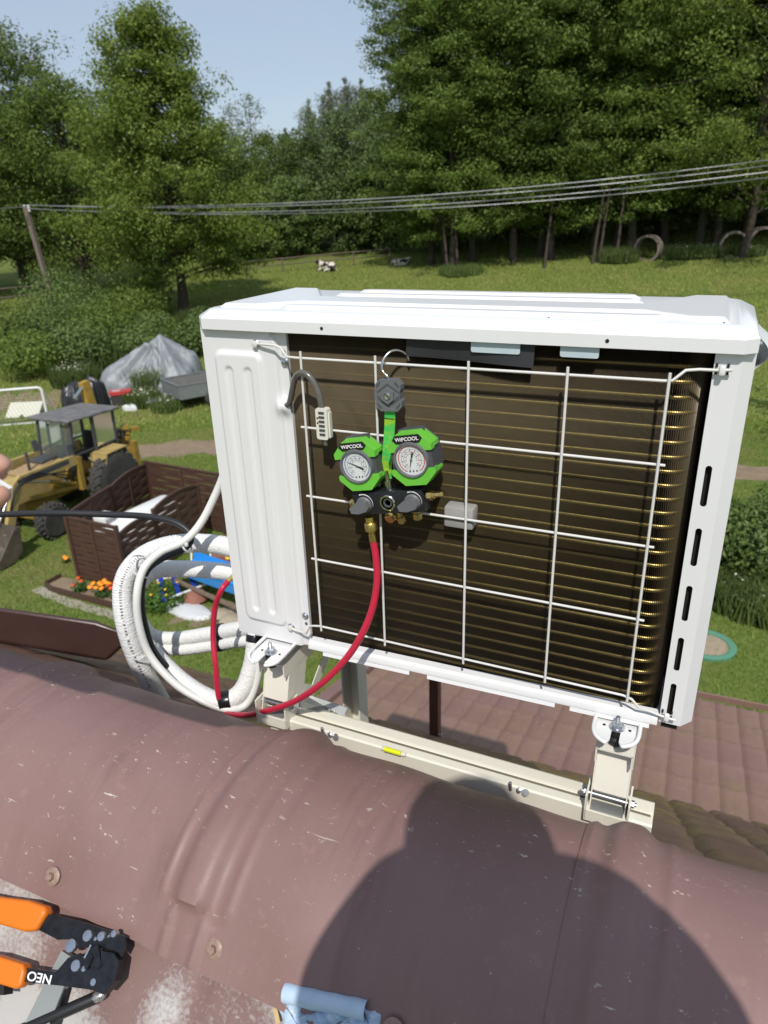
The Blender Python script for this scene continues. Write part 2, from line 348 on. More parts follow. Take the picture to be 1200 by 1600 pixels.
def roof_screw(x, v=.045):
    y, z, w, ny, nz = ridge_prof(v); n = Vector((0, ny, nz)); a = Vector((x, y+ry(x), z)) + n*.003
    o = MB().lathe([(.0145, 0), (.0145, .0022), (.012, .004), (.008, .0046)], a, n, 18).build('screw', SCREW, house, 40)
    MB().lathe([(.0066, .004), (.0066, .0105), (.005, .012), (0, .0122)], a, n, 6).build('screw_head', SCREW, o, 20)
for x in (-1.46, -.845, -.530, -.25, .29, .6): roof_screw(x, .062)
def tile_slope(name, m, x0, x1, y0, z0, tan, run, sgn, per=.183, row=.35, amp=.02, step=.014, res=12, wavy=True, xoff=0):
    """metal tile sheet falling in direction sgn*Y from (y0, z0)"""
    b = MB(); nu = int((x1-x0)/per*res); rows = int(run/row+.5); cs = []
    for k in range(rows): cs += [k*row + e for e in (0, .015, .12, .24, .29, .315, .343)]
    cs.append(rows*row); L = math.sqrt(1+tan*tan)
    def fn(i, c):
        x = x0 + (x1-x0)*i/nu; ph = 2*math.pi*(x+xoff)/per
        h = amp*(1 - max(0, math.cos(ph))**5)
        f = (c % row)/row; h += step*f + .006*math.exp(-((f-.90)/.07)**2)
        s = c + (.018*math.cos(ph) if wavy else 0)
        yy = s/L; return (x, y0 + sgn*yy + ry(x) + sgn*h*tan/L, z0 - tan*yy + h/L)
    vs = [fn(i, c) for i in range(nu+1) for c in cs]; n = len(cs)
    b.add(vs, [(i*n+j, (i+1)*n+j, (i+1)*n+j+1, i*n+j+1) for i in range(nu) for j in range(n-1)])
    return b.build(name, m, house, sm=35)
tile_slope('roof_slope', BROWN_BARE, -3.2, 2.6, .55, 6.012, T41, 2.1, -1, amp=.007, step=.006)
tile_slope('roof_slope', BROWN_MOSS, -4.6, 2.6, .93, 5.985, T41, 2.8, 1, xoff=.06)
# lower annexe roof below the far eaves
T13 = math.tan(R(14.5))
lowz = 3.282 + T13*(4.905 - 2.6)
tile_slope('annexe_roof', BROWN_TILE, -2.2, 3.6, 2.6, lowz, T13, 2.8, 1, amp=.015, step=.026, xoff=.03, per=.157, res=10)
b = MB(); 
b.beam((-2.24, 2.6, lowz+.03), (-2.27, 5.36, lowz+.03 - T13*2.76), .10, .07); b.build('verge_trim', BROWN, house, 0)
b = MB(); b.beam((-2.29, 5.37, lowz - T13*2.77+.0), (3.6, 5.6, lowz - T13*2.85), .02, .05); b.build('eaves_trim', BROWN_TILE, house, 0)
WALL = mat('house_render', (.5, .46, .38), .9, col2=(.42, .38, .31), vs=2, bump=.3, bs=40)
b = MB(); b.box((-1.0, .75, 2.3), (6.6, 3.4, 4.6)); b.box((.7, 3.9, 1.45), (5.6, 2.6, 2.9)); b.build('wall', WALL, house, 0)
# brown sheet metal box standing on the far slope at the left
cp = [(-1.9022, 1.1000, 5.8649), (-1.5108, 1.2600, 5.7741), (-1.4400, 1.2800, 5.8403), (-1.4403, 1.2800, 5.8822), (-1.5215, 1.2600, 5.9122), (-1.8866, 1.1200, 5.9731)]
b = MB(); vs = [Vector(p) for p in cp]; bk2 = [v + Vector((-.22, .16, -.145)) for v in vs]
b.add(vs + bk2, [(0, 1, 2, 3, 4, 5), (11, 10, 9, 8, 7, 6)] + [(i, (i+1) % 6, 6+(i+1) % 6, 6+i) for i in range(6)])
o = b.build('hatch_box', BROWN_DARK, house, 20); md = o.modifiers.new('b', 'BEVEL'); md.width = .012; md.segments = 3
# brown square post behind the rail
pb = Vector((-1.0895, 2.9244, 4.2843)); pt = Vector(pb) + Vector((0, 0, 1.35))
post = thing('roof_post', 'slim brown square metal post standing on the roof behind the white unit', 'post', pb)
MB().beam(pb + Vector((0, 0, -.1)), pt, .05, .05).build('shaft', mat('rust_brown', (.13, .055, .03), .45, col2=(.09, .035, .02), vs=6), post, 0)
MB().box(pb + Vector((0, 0, .03)), (.07, .05, .006), Matrix.Rotation(R(-41), 4, 'X')).build('base_plate', mat('zinc_light', (.5, .5, .48), .5, .6), post, 0)
# ================================================================ outdoor unit
WHITE = mat('white_enamel', (.80, .80, .81), .32, coat=.25, col2=(.755, .755, .755), vs=5, var=.7, vdet=9, bump=.02, bs=120)
WIREM = mat('guard_wire', (.70, .69, .66), .4)
ZINC = mat('zinc_plated', (.62, .63, .66), .3, .9, col2=(.42, .44, .47), vs=120)
BLACKR = mat('black_rubber', (.012, .012, .013), .6)
DARKIN = mat('dark_interior', (.012, .010, .008), .8)
unit = thing('outdoor_unit', 'white air conditioner outdoor unit with dark coil and wire guard', 'air conditioner', (-.378, 1.15, 6.2))
UX0, UX1, UZ0, UZ1 = -.80, .052, 6.215, 6.818
# lid -----------------------------------------------------------
def oct_ring(x0, x1, y0, y1, c, z): return [(x0+c, y0, z), (x1-c, y0, z), (x1, y0+c, z), (x1, y1-c, z), (x1-c, y1, z), (x0+c, y1, z), (x0, y1-c, z), (x0, y0+c, z)]
def loft(b, rings, cap=True):
    n = len(rings[0]); vs = [v for r in rings for v in r]; fs = []
    for i in range(len(rings)-1):
        for k in range(n): fs.append((i*n+k, i*n+(k+1) % n, (i+1)*n+(k+1) % n, (i+1)*n+k))
    if cap: fs.append([(len(rings)-1)*n+k for k in range(n)]); fs.append(list(range(n))[::-1])
    return b.add(vs, fs)
X0, X1, Y0, Y1 = -.803, .056, .988, 1.300
lid = loft(MB(), [oct_ring(X0, X1, Y0, Y1, .016, 6.8165), oct_ring(X0, X1, Y0, Y1, .016, 6.834), oct_ring(X0+.002, X1-.002, Y0+.002, Y1-.002, .016, 6.8375),
    oct_ring(X0+.018, X1-.022, Y0+.013, Y1-.013, .012, 6.8475), oct_ring(X0+.023, X1-.027, Y0+.018, Y1-.018, .012, 6.849)]).build('lid', WHITE, unit, 25)
def rib(poly, h=.006, z=6.849, ins=.008):
    c = Vector((sum(p[0] for p in poly)/len(poly), sum(p[1] for p in poly)/len(poly)))
    n = len(poly); q = []
    for i in range(n):
        a, p, e = [Vector(poly[k % n]) for k in (i-1, i, i+1)]
        n1 = Vector((-(p-a).y, (p-a).x)).normalized(); n2 = Vector((-(e-p).y, (e-p).x)).normalized(); m = (n1+n2).normalized(); q.append(p + m*ins/max(.4, m.dot(n1)))
    b = loft(MB(), [[(*p, z-.001) for p in poly], [(p.x, p.y, z+h) for p in q]]); return b.build('raised_rib', WHITE, lid, 20)
rib([(-.64, 1.018), (-.07, 1.018), (-.05, 1.034), (-.07, 1.05), (-.64, 1.05), (-.66, 1.034)])
rib([(-.77, 1.02), (-.70, 1.02), (-.64, 1.072), (-.09, 1.072), (-.03, 1.026), (.02, 1.026), (.02, 1.27), (-.035, 1.27), (-.10, 1.155), (-.64, 1.155), (-.71, 1.27), (-.77, 1.27)])
rib([(-.62, 1.178), (-.12, 1.178), (-.10, 1.195), (-.12, 1.212), (-.62, 1.212), (-.64, 1.195)])
rib([(-.60, 1.235), (-.13, 1.235), (-.11, 1.252), (-.13, 1.27), (-.60, 1.27), (-.62, 1.252)])
b = MB()
for x in (-.556, -.125): b.lathe([(.0026, 0), (.0026, .0008)], (x, Y0-.0008, 6.826), (0, 1, 0), 12)
for p in ((.012, 1.02), (-.21, 1.016)): b.lathe([(.0012, 0), (.0012, .001)], (p[0], p[1], 6.8492), (0, 0, 1), 8)
b.build('pin_hole', DARKIN, lid, 0)
# left service panel, embossed -----------------------------------
def sdr(x, z, cx, cz, hx, hz, r):
    qx = abs(x-cx)-hx+r; qz = abs(z-cz)-hz+r; return math.hypot(max(qx, 0), max(qz, 0)) + min(max(qx, qz), 0) - r
def panel_y(x, z):
    y = 1.0
    y -= .0055*(1-sstep(-.006, .002, sdr(x, z, -.728, 6.512, .048, .268, .016)))
    for cx in (-.747, -.709): y += .0035*(1-sstep(-.004, .0015, sdr(x, z, cx, 6.512, .0085, .242, .0085)))
    y += .007*(1-sstep(-.003, .004, -sdr(x, z, -.73, 6.50, .079, .309, .012)+0)) if x > -.66 else 0
    g = math.hypot((x+.645)/.012, (z-6.69)/.014); y -= .012*math.exp(-g*g)
    return y
b = MB(); b.grid(lambda u, v: (-.80+.166*u, panel_y(-.80+.166*u, UZ0-.008+.611*v), UZ0-.008+.611*v), 96, 220)
b.build('service_panel', WHITE, unit, 60)
b = MB(); b.box((-.717, 1.15, 6.513), (.164, .28, .60)); b.build('side_casing', WHITE, unit, 0)
b = MB(); b.box((-.805, 1.19, 6.49), (.012, .1, .25), bev=.004); b.build('valve_cover', WHITE, unit, 30)
def pan_screw(x, y, z, par=unit, d=(0, -1, 0), r=.0055):
    o = MB().lathe([(r*1.3, 0), (r*1.3, .001), (r, .002), (r*.8, .0035), (r*.35, .0042), (0, .0042)], (x, y, z), d, 16).build('screw', ZINC, par, 50); return o
pan_screw(-.688, .9995, 6.795); pan_screw(-.640, 1.0055, 6.765); pan_screw(-.642, 1.0055, 6.275); pan_screw(-.672, .9995, 6.247)
MB().lathe([(.003, 0), (.003, .0008)], (-.6395, 1.0055, 6.782), (0, -1, 0), 12).build('screw_hole', mat('grey_hole', (.1, .1, .1), .6), unit, 0)
MB().lathe([(.003, 0), (.003, .0008)], (-.641, 1.0055, 6.258), (0, -1, 0), 12).build('screw_hole', MATS['grey_hole'], unit, 0)
# right corner post with slots -----------------------------------
PX0, PX1 = .008, .040
slots = []
for z0, z1 in ((6.595, 6.655), (6.497, 6.553), (6.404, 6.455), (6.312, 6.362), (6.222, 6.27)):
    pass
slots = [rrect(.0085, .060, .0042, 5, .0215, z) for z in (6.634, 6.541, 6.449, 6.360, 6.276)]
b = MB(); b.plate([(PX0, UZ0+.014), (PX1, UZ0+.014), (PX1, UZ1), (PX0, UZ1)], slots, 1.0, 1.0012, AX_Y); b.build('corner_post', WHITE, unit, 20)
b = MB(); b.add([(PX1, 1.0, UZ0+.014), (PX1, 1.0, UZ1), (PX1+.016, 1.02, UZ1), (PX1+.016, 1.02, UZ0+.014), (PX1+.016, 1.29, UZ0+.014), (PX1+.016, 1.29, UZ1)], [(0, 1, 2, 3), (3, 2, 5, 4)])
b.add([(PX0, 1.0, UZ0+.014), (PX0, 1.0, UZ1), (PX0+.001, 1.022, UZ1), (PX0+.001, 1.022, UZ0+.014)], [(0, 1, 2, 3)]); b.build('corner_return', WHITE, unit, 0)
b = MB(); b.box((PX0+.016, 1.012, 6.513), (.024, .003, .6)); b.build('slot_backing', DARKIN, unit, 0)
# coil -----------------------------------------------------------
FY = 1.014; XA = -.036; CR = .041
LS = XA + .634; LA = CR*math.pi/2
def coil_pt(s, dep):
    if s < LS: return (-.634+s, FY+dep)
    if s < LS+LA: a = (s-LS)/CR; return (XA+(CR-dep)*math.sin(a), FY+CR-(CR-dep)*math.cos(a))
    return (XA+CR-dep, FY+CR+(s-LS-LA))
LT = LS + LA + .19; V = []; F = []; fin_s = []; s = 0
while s < LT: fin_s.append(s); s += .00145 if s < LS-.012 else .003
zb, zt = 6.226, 6.812; th = .00014
for s in fin_s:
    o = len(V)
    for dep in (0, .011):
        for e in (-th, th):
            for z in (zb, zt): x, y = coil_pt(s+e, dep); V.append((x, y, z))
    F += [[o+k for k in q] for q in ((0, 1, 3, 2), (4, 6, 7, 5), (0, 4, 5, 1), (2, 3, 7, 6), (0, 2, 6, 4), (1, 5, 7, 3))]
FIN = mat('dark_bronze_fins', (.118, .092, .052), .42, .4, col2=(.08, .061, .033), vs=14, var=.8)
coil = mesh_arr('coil', np.array(V) - np.array(unit.location), F, FIN, parent=unit); coil['kind'] = 'stuff'; coil['label'] = 'dark bronze condenser coil of fine vertical fins'
ORG[coil.name] = Vector(unit.location)
TUBE = mat('bronze_tube', (.31, .235, .085), .32, .85, col2=(.20, .15, .055), vs=30, var=.9)
ns = 60; path_s = [LS*k/4 for k in range(4)] + [LS-.02+(LA+.02)*k/14 for k in range(15)] + [LS+LA+.19*k/3 for k in range(1, 4)]
b = MB(); b.tube([(*coil_pt(s, .0048), 0) for s in path_s], .0037, 8, True)
tb = b.build('tube', TUBE, coil, 60); tb.data.transform(Matrix.Translation(Vector(unit.location)*1)); tb.data.transform(Matrix.Translation(-Vector((unit.location.x, unit.location.y, 0))))
tb.data.transform(Matrix.Translation((0, 0, 0)))
zs = [6.238 + .0213*k for k in range(27)]
# first tube mesh is at world z = unit.z after the shift, place each one by its own location
for v in tb.data.vertices: pass
base_z = sum(v.co.z for v in tb.data.vertices)/len(tb.data.vertices)
for k, z in enumerate(zs):
    t = tb if k == 0 else dup(tb, coil)
    t.location = (0, 0, z - unit.location.z - base_z)
xyshift = Vector((sum(v.co.x for v in tb.data.vertices)/len(tb.data.vertices), 0, 0))
b = MB(); pth = [coil_pt(s, .0115) for s in path_s]; pth2 = [coil_pt(s, .016) for s in path_s]; n = len(pth)
b.add([(*p, z) for z in (zb, zt) for p in pth], [(i, i+1, n+i+1, n+i) for i in range(n-1)])
b.build('coil_core', mat('coil_core', (.022, .017, .010), .6), unit, 40)
b = MB(); b.box((-.3, 1.2, 6.51), (.62, .13, .58)); b.build('fan_chamber', DARKIN, unit, 0)
# base pan lip
def xprism(prof, x0, x1, name, m, par, sm=20):
    n = len(prof); b = MB(); b.add([(x0, *p) for p in prof] + [(x1, *p) for p in prof], [list(range(n)), [n+k for k in range(n)][::-1]] + [(k, (k+1) % n, n+(k+1) % n, n+k) for k in range(n)]); 
    if name.startswith('base_'): b.v = [Vector((v.x, v.y, v.z + .016*(v.x+.632)/.64)) for v in b.v]
    return b.build(name, m, par, sm)
xprism([(1.013, 6.2265), (.999, 6.2255), (.994, 6.222), (.9915, 6.215), (.9915, 6.211), (1.013, 6.207)], -.632, PX0-.002, 'base_pan', WHITE, unit)
for x0, x1 in ((-.60, -.42), (-.385, -.155), (-.13, -.005)):
    xprism([(.996, 6.211), (.992, 6.2095), (.990, 6.203), (.9915, 6.2025), (1.0, 6.210)], x0, x1, 'base_flange', WHITE, unit)
b = MB(); b.box((-.375, 1.152, 6.2225), (.84, .27, .004)); b.build('base_plate', WHITE, unit, 0)
# wire guard -----------------------------------------------------
GY = .982; WR = .0021
guard = MB().tube([(-.688, .997, 6.795), (-.676, .993, 6.7955), (-.645, .988, 6.796), (-.634, .988, 6.792), (-.622, .985, 6.7790), (-.601, GY, 6.7790), (-.049, GY, 6.7790), (-.038, GY, 6.780), (-.024, .986, 6.7935), (-.008, .991, 6.7945), (.012, .992, 6.7945), (.030, .991, 6.796)], WR, 8).build('wire_guard', WIREM, unit, 60)
GV = [-.592, -.461, -.313, -.172, -.042]
def rod(pts): return MB().tube(pts, WR, 8).build('rod', WIREM, guard, 60)
rod([(-.672, .997, 6.247), (-.66, .992, 6.2465), (-.632, .988, 6.248), (-.620, .985, 6.270), (-.596, GY, 6.2765), (-.049, GY, 6.2765), (-.036, GY, 6.273), (-.024, .985, 6.258), (-.008, .99, 6.252), (.008, .991, 6.248), (.024, .991, 6.246), (.032, .991, 6.2455)])
for x in GV: rod([(x, GY-.0036, 6.2695), (x, GY-.0036, 6.7905)])
for z in (6.664, 6.540, 6.418): rod([(-.603, GY, z), (-.033, GY, z)])
MB().lathe([(.0055, 0), (.0055, .002), (.0022, .003)], (-.688, .9945, 6.795), (0, -1, 0), 14).build('eyelet', WIREM, guard, 30)
MB().lathe([(.0055, 0), (.0055, .002), (.0022, .003)], (-.672, .9945, 6.247), (0, -1, 0), 14).build('eyelet', WIREM, guard, 30)
for z in (6.795, 6.2475):
    b = MB(); b.box((.0185, .9905, z), (.0075, .007, .013), bev=.002); b.build('guard_clip', mat('white_plastic', (.78, .78, .77), .4), guard, 30)
    b = MB()
    for dx in (-.007, .0065):
        for dz in (-.0045, .0045): b.box((.0185+dx, .9985, z+dz), (.0028, .002, .005))
    b.build('clip_hole', DARKIN, guard, 0)
# tape, flaps, foam block
FLAPM = mat('pale_blue_film', (.52, .62, .66), .3, col2=(.46, .56, .61), vs=40)
BLK = mat('black_foam_tape', (.022, .022, .024), .55, bump=.1, bs=30)
b = MB(); b.grid(lambda u, v: (-.418+.195*u, .9995+.004*math.sin(u*5)*v-.002*v, 6.8168-.028*v-.006*v*u), 12, 4); b.build('black_tape', BLK, unit, 60)
for x0, x1, h in ((-.315, -.243, .0175), (-.187, -.135, .0175)):
    b = MB(); b.prism(rrect(x1-x0, h*2, .003, 3, (x0+x1)/2, 6.818), .9945, .996, AX_Y); b.build('film_flap', FLAPM, unit, 0)
FOAM = mat('grey_foam', (.33, .32, .31), .85, bump=.3, bs=300)
b = MB(); pr = [(-.0255, -.012), (-.0255, .010), (-.019, .018), (.024, .018), (.0255, .012), (.0255, -.014), (-.02, -.018)]
b.box((-.328, 1.0, 6.538), (.049, .029, .036), bev=.004); b.build('foam_block', FOAM, unit, 30)
b = MB(); b.box((-.328, .9852, 6.535), (.047, .0015, .0015)); b.build('foam_groove', mat('foam_dark', (.12, .12, .12), .8), unit, 0)
# sensor lead and clip
TUBM = mat('grey_sleeve', (.11, .105, .095), .25, coat=.4, col2=(.15, .145, .13), vs=30)
b = MB(); b.tube(catmull([(-.646, 1.003, 6.692), (-.632, .998, 6.700), (-.608, .982, 6.745), (-.588, .972, 6.758), (-.572, .970, 6.752), (-.560, .971, 6.73), (-.556, .973, 6.704)], 8), .0052, 10); b.build('sensor_lead', TUBM, unit, 60)
CLIPM = mat('ivory_plastic', (.72, .70, .62), .45)
b = MB(); b.prism(rrect(.021, .052, .004, 4, -.554, 6.678), .965, .978, AX_Y); b.box((-.5425, .973, 6.676), (.003, .008, .042)); cl = b.build('sensor_clip', CLIPM, unit, 30)
b = MB()
for k in range(6): b.box((-.5535, .9645, 6.697-.0072*k), (.010, .002, .0032))
for k in range(2): b.lathe([(.0015, 0), (.0015, .001)], (-.561, .9648, 6.688-.008*k), (0, -1, 0), 8)
b.build('clip_window', mat('slot_grey', (.06, .06, .055), .5), cl, 0)
MB().cyl((-.553, .973, 6.655), (-.553, .973, 6.641), .0038).build('sensor_tip', mat('dull_metal', (.3, .28, .25), .4, .7), cl, 40)
# feet with bolts
def foot(x, y, dz=0):
    f = MB(Matrix.Translation((0, 0, dz))); pts = []
    w = .034; 
    outer = [(x-w, 1.04), (x-w, y-.022), (x-w+.006, y-.034), (x-w+.016, y-.040), (x-.010, y-.040), (x-.007, y-.032), (x-.007, y-.004), (x+.007, y-.004), (x+.007, y-.032), (x+.010, y-.040), (x+w-.016, y-.040), (x+w-.006, y-.034), (x+w, y-.022), (x+w, 1.04)]
    f.prism(outer, 6.198, 6.2005); ft = f.build('foot', WHITE, unit, 20)
    r = MB(Matrix.Translation((0, 0, dz)))
    for s in (-1, 1): r.tube(catmull([(x+s*(w+.0005), 1.0, 6.207), (x+s*(w+.0005), y-.018, 6.206), (x+s*(w-.006), y-.034, 6.2035), (x+s*(w-.018), y-.0405, 6.201), (x+s*.012, y-.040, 6.2)], 6), .0035, 8)
    r.build('foot_rim', WHITE, ft, 60)
    b = MB(Matrix.Translation((0, 0, dz))); b.lathe([(.0025, 0), (.0025, .0006)], (x-.02, y, 6.2006), (0, 0, 1), 10); b.lathe([(.0025, 0), (.0025, .0006)], (x+.02, y, 6.2006), (0, 0, 1), 10); b.build('foot_hole', DARKIN, ft, 0)
    b = MB(Matrix.Translation((0, 0, dz))); b.lathe([(.0125, 0), (.0125, .0018), (.0085, .0024), (.0085, .0035)], (x, y, 6.2008), (0, 0, 1), 22); b.build('washer', ZINC, ft, 30)
    b = MB(Matrix.Translation((0, 0, dz))); b.lathe([(.0075, .0035), (.0078, .0045), (.0078, .009), (.006, .0105), (.0034, .0105)], (x, y, 6.2008), (0, 0, 1), 6); b.build('nut', ZINC, ft, 20)
    b = MB(Matrix.Translation((0, 0, dz))); pf = [(.0034, .009)]
    for k in range(8): pf += [(.0036, .0105+.0016*k), (.0030, .0113+.0016*k)]
    b.lathe(pf + [(.0, .0235)], (x, y, 6.2008), (0, 0, 1), 12); b.build('stud', ZINC, ft, 0)
    b = MB(Matrix.Translation((0, 0, dz))); b.lathe([(.0095, -.028), (.012, -.024), (.012, -.016), (.008, -.013), (.008, -.010), (.0115, -.006), (.0115, -.0005), (.006, 0)], (x, y, 6.1975), (0, 0, 1), 18); b.build('rubber_damper', BLACKR, ft, 40)
foot(-.052, .980, .012); foot(-.703, .966)
# carrying handle on the right end
b = MB(); b.grid(lambda u, v: (.054+.030*math.sin(math.pi*min(1, v*1.0))*(1 if v < .5 else 1)*(.6+.4*math.sin(math.pi*u)) , 1.06+.13*u, 6.815-.035+.05*v), 10, 10); b.build('handle', WHITE, unit, 60)
b = MB(); b.lathe([(.004, 0), (.003, .003), (0, .004)], (.0565, 1.02, 6.825), (1, 0, 0), 12); b.lathe([(.004, 0), (.003, .003), (0, .004)], (.0565, 1.2, 6.825), (1, 0, 0), 12); b.build('lid_screw', ZINC, unit, 40)
# ================================================================ roof bracket
CREAM = mat('cream_powder_coat', (.76, .73, .63), .42, col2=(.72, .69, .59), vs=9)
STEELC = mat('galvanised_sheet', (.50, .51, .50), .38, .75, col2=(.38, .40, .40), vs=25, var=.7)
br = thing('roof_bracket', 'cream folding roof bracket with long rail under the white unit', 'bracket', (-.36, 1.0, 6.0))
RY0 = .953
xprism([(RY0, 5.99), (RY0, 6.052), (RY0+.003, 6.055), (RY0+.012, 6.055), (RY0+.014, 6.051), (RY0+.030, 6.051), (RY0+.032, 6.056), (RY0+.041, 6.056), (RY0+.043, 6.048), (RY0+.060, 6.048), (RY0+.064, 6.046), (RY0+.064, 5.985)], -.715, .022, 'rail', CREAM, br, 20)
xprism([(RY0+.022, 6.052), (RY0+.0235, 6.0535), (RY0+.0255, 6.0535), (RY0+.027, 6.052)], -.71, .018, 'rail_seam', mat('seam_dark', (.12, .11, .08), .6), br, 0)
def arm(x):
    M = Matrix.Translation((x, 0, 0))
    b = MB(M)
    # front strut: a channel leaning back from the rail to the unit foot
    a0 = Vector((0, RY0-.004, 6.05)); a1 = Vector((0, .985, 6.172)); d = (a1-a0).normalized(); nrm = Vector((0, -d.z, d.y))
    def plate(off_x, wd, s0, s1, t=.0022, mat_=None):
        pass
    def quad(xa, xb, s0, s1, o0=0, o1=-.0022):
        p = [a0 + d*s0, a0 + d*s1]
        vs = [(xx, (pp + nrm*oo).y, (pp + nrm*oo).z) for pp in p for xx in (xa, xb) for oo in (o0, o1)]
        b.add(vs, [(0, 1, 3, 2), (4, 6, 7, 5), (0, 4, 5, 1), (2, 3, 7, 6), (0, 2, 6, 4), (1, 5, 7, 3)])
    L = (a1-a0).length
    quad(-.027, .027, .042, L, 0, -.0022); quad(-.029, -.0272, -.006, L, .0005, -.03); quad(.0272, .029, -.006, L, .0005, -.03)
    st = b.build('strut', CREAM, br, 0)
    b = MB(M); b.box((0, 1.16, 6.178), (.056, .40, .003)); b.box((-.028, 1.16, 6.165), (.0025, .40, .028)); b.box((.028, 1.16, 6.165), (.0025, .40, .028)); b.build('cross_arm', CREAM, br, 0)
    zr = 5.985 - T41*(1.30-.968)
    b = MB(M); b.beam((-.022, 1.30, zr), (-.022, 1.30, 6.165), .004, .045); b.beam((.022, 1.30, zr), (.022, 1.30, 6.165), .004, .045); b.beam((0, 1.322, zr), (0, 1.322, 6.165), .045, .003); b.build('rear_leg', CREAM, br, 0)
    b = MB(M); b.beam((0, 1.0, 6.01), (0, 1.36, 5.985-T41*(1.36-.968)+.03), .05, .03); b.build('base_arm', CREAM, br, 0)
    # gusset with window between strut and cross arm
    b = MB(M)
    outl = [(.96, 6.06), (1.0, 6.165), (1.24, 6.165), (1.235, 6.14), (1.05, 6.03)]
    hole = [(1.03, 6.09), (1.045, 6.14), (1.15, 6.14), (1.12, 6.11), (1.06, 6.065)]
    Myz = Matrix(((0, 0, 1, 0), (1, 0, 0, 0), (0, 1, 0, 0), (0, 0, 0, 1)))
    b.plate(outl, [hole], .0265, .0285, Myz); b.build('gusset', CREAM, br, 0)
    # saddle (U shape) round the strut on the rail, with clamp bolt
    b = MB(M); b.box((-.034, .966, 6.066), (.003, .05, .052)); b.box((.034, .966, 6.066), (.003, .05, .052)); b.box((0, .966, 6.0595), (.068, .05, .003)); b.box((0, .9425, 6.049), (.07, .003, .02)); sd = b.build('saddle', CREAM, br, 0)
    b = MB(M); b.box((0, .955, 6.0632), (.052, .022, .003)); b.box((0, .978, 6.072), (.052, .004, .022)); b.box((.01, .982, 6.083), (.02, .004, .012)); b.build('clamp_plate', STEELC, sd, 0)
    b = MB(M); b.cyl((-.044, .962, 6.081), (.044, .962, 6.081), .0035, n=10); b.lathe([(.0065, 0), (.0065, .005)], (-.0405, .962, 6.081), (1, 0, 0), 6); b.lathe([(.0065, 0), (.0065, .005)], (.0355, .962, 6.081), (1, 0, 0), 6); b.build('clamp_bolt', ZINC, sd, 30)
    return st
arm(-.050); arm(-.702)
# graduated angle plate beside the left arm
b = MB(); Myz = Matrix(((0, 0, 1, 0), (1, 0, 0, 0), (0, 1, 0, 0), (0, 0, 0, 1)))
AP = [(-0.7469, 1.0000, 6.0735), (-0.5674, 1.0200, 6.0471), (-0.5786, 1.0300, 6.0686), (-0.7271, 1.0200, 6.0815)]
A = [Vector((-0.7512, 0.9850, 6.0335)), Vector((-0.5782, 1.0150, 6.0443)), Vector((-0.5749, 1.0300, 6.0567)), Vector((-0.6847, 1.0300, 6.0635)), Vector((-0.7461, 1.0000, 6.0803))]
nn = (A[1]-A[0]).cross(A[4]-A[0]).normalized()
b.add([v for v in A] + [v - nn*.002 for v in A], [(0, 1, 2, 3, 4), (9, 8, 7, 6, 5)] + [(i, (i+1) % 5, 5+(i+1) % 5, 5+i) for i in range(5)])
ap = b.build('angle_plate', STEELC, br, 0)
b = MB(); e = (A[1]-A[0]).normalized(); u2 = (A[3]-A[0]); 
for k in range(8):
    p = A[0].lerp(A[1], .36+.065*k) + (A[3]-A[0])*.16 + nn*.0008; b.beam(p, p + (A[4]-A[0]).normalized()*.007, .0014, .001, nn)
b.build('scale_mark', mat('mark_white', (.7, .7, .65), .5), ap, 0)
MB().lathe([(.007, 0), (.007, .004), (.004, .006), (0, .007)], A[4].lerp(A[0], .45)+e*.012, nn, 12).build('bolt', ZINC, ap, 30)
# bolts and the level vial on the rail
for x in (-.588, -.213):
    MB().lathe([(.0032, -.01), (.0032, .010), (.0028, .012), (0, .012)], (x, RY0-.004, 6.056), (0, -.3, 1), 10).build('rail_bolt', ZINC, br, 30)
    MB().lathe([(.005, 0), (.005, .004), (.003, .005)], (x+.016, RY0-.003, 6.053), (0, -.8, .6), 6).build('rail_nut', ZINC, br, 30)
    MB().lathe([(.0062, 0), (.0062, .0015)], (x+.027, RY0-.002, 6.050), (0, -.8, .6), 14).build('rail_washer', ZINC, br, 30)
lv = MB().box((-.438, RY0-.001, 6.0555), (.05, .009, .004), bev=.001).build('level_holder', CREAM, br, 30)
MB().cyl((-.455, RY0-.004, 6.0575), (-.422, RY0-.004, 6.0575), .0048, n=12).build('level_vial', mat('level_yellow', (.72, .78, .02), .2), lv, 60)
# ================================================================ manifold gauge set
GREEN = mat('lime_green_rubber', (.16, .55, .06), .42, col2=(.14, .50, .05), vs=20)
GREY = mat('dark_grey_plastic', (.075, .078, .085), .5, bump=.08, bs=400)
GREY2 = mat('mid_grey_plastic', (.14, .145, .155), .5)
BLKM = mat('black_anodised', (.022, .024, .028), .38, .3)
BRASS = mat('brass', (.72, .52, .20), .28, 1., col2=(.55, .38, .14), vs=90)
CHROME = mat('chrome', (.62, .62, .60), .18, 1.)
DIAL = mat('dial_white', (.78, .80, .82), .5)
BLUEI = mat('dial_blue', (.05, .16, .42), .5); REDI = mat('dial_red', (.6, .06, .08), .5); INK = mat('ink_black', (.01, .01, .01), .5); WHT = mat('print_white', (.82, .82, .82), .5)
gl = bpy.data.materials.new('gauge_glass'); gl.use_nodes = True; _n = gl.node_tree.nodes; _l = gl.node_tree.links
_t = _n.new('ShaderNodeBsdfTransparent'); _g = _n.new('ShaderNodeBsdfGlossy'); _g.inputs['Roughness'].default_value = .03; _m = _n.new('ShaderNodeMixShader'); _m.inputs[0].default_value = .05
_l.new(_t.outputs[0], _m.inputs[1]); _l.new(_g.outputs[0], _m.inputs[2]); _l.new(_m.outputs[0], _n['Material Output'].inputs[0])
mg = thing('manifold_gauge_set', 'green and black two gauge manifold hanging on the wire guard', 'gauge set', (-0.4429, 0.9750, 6.5569))
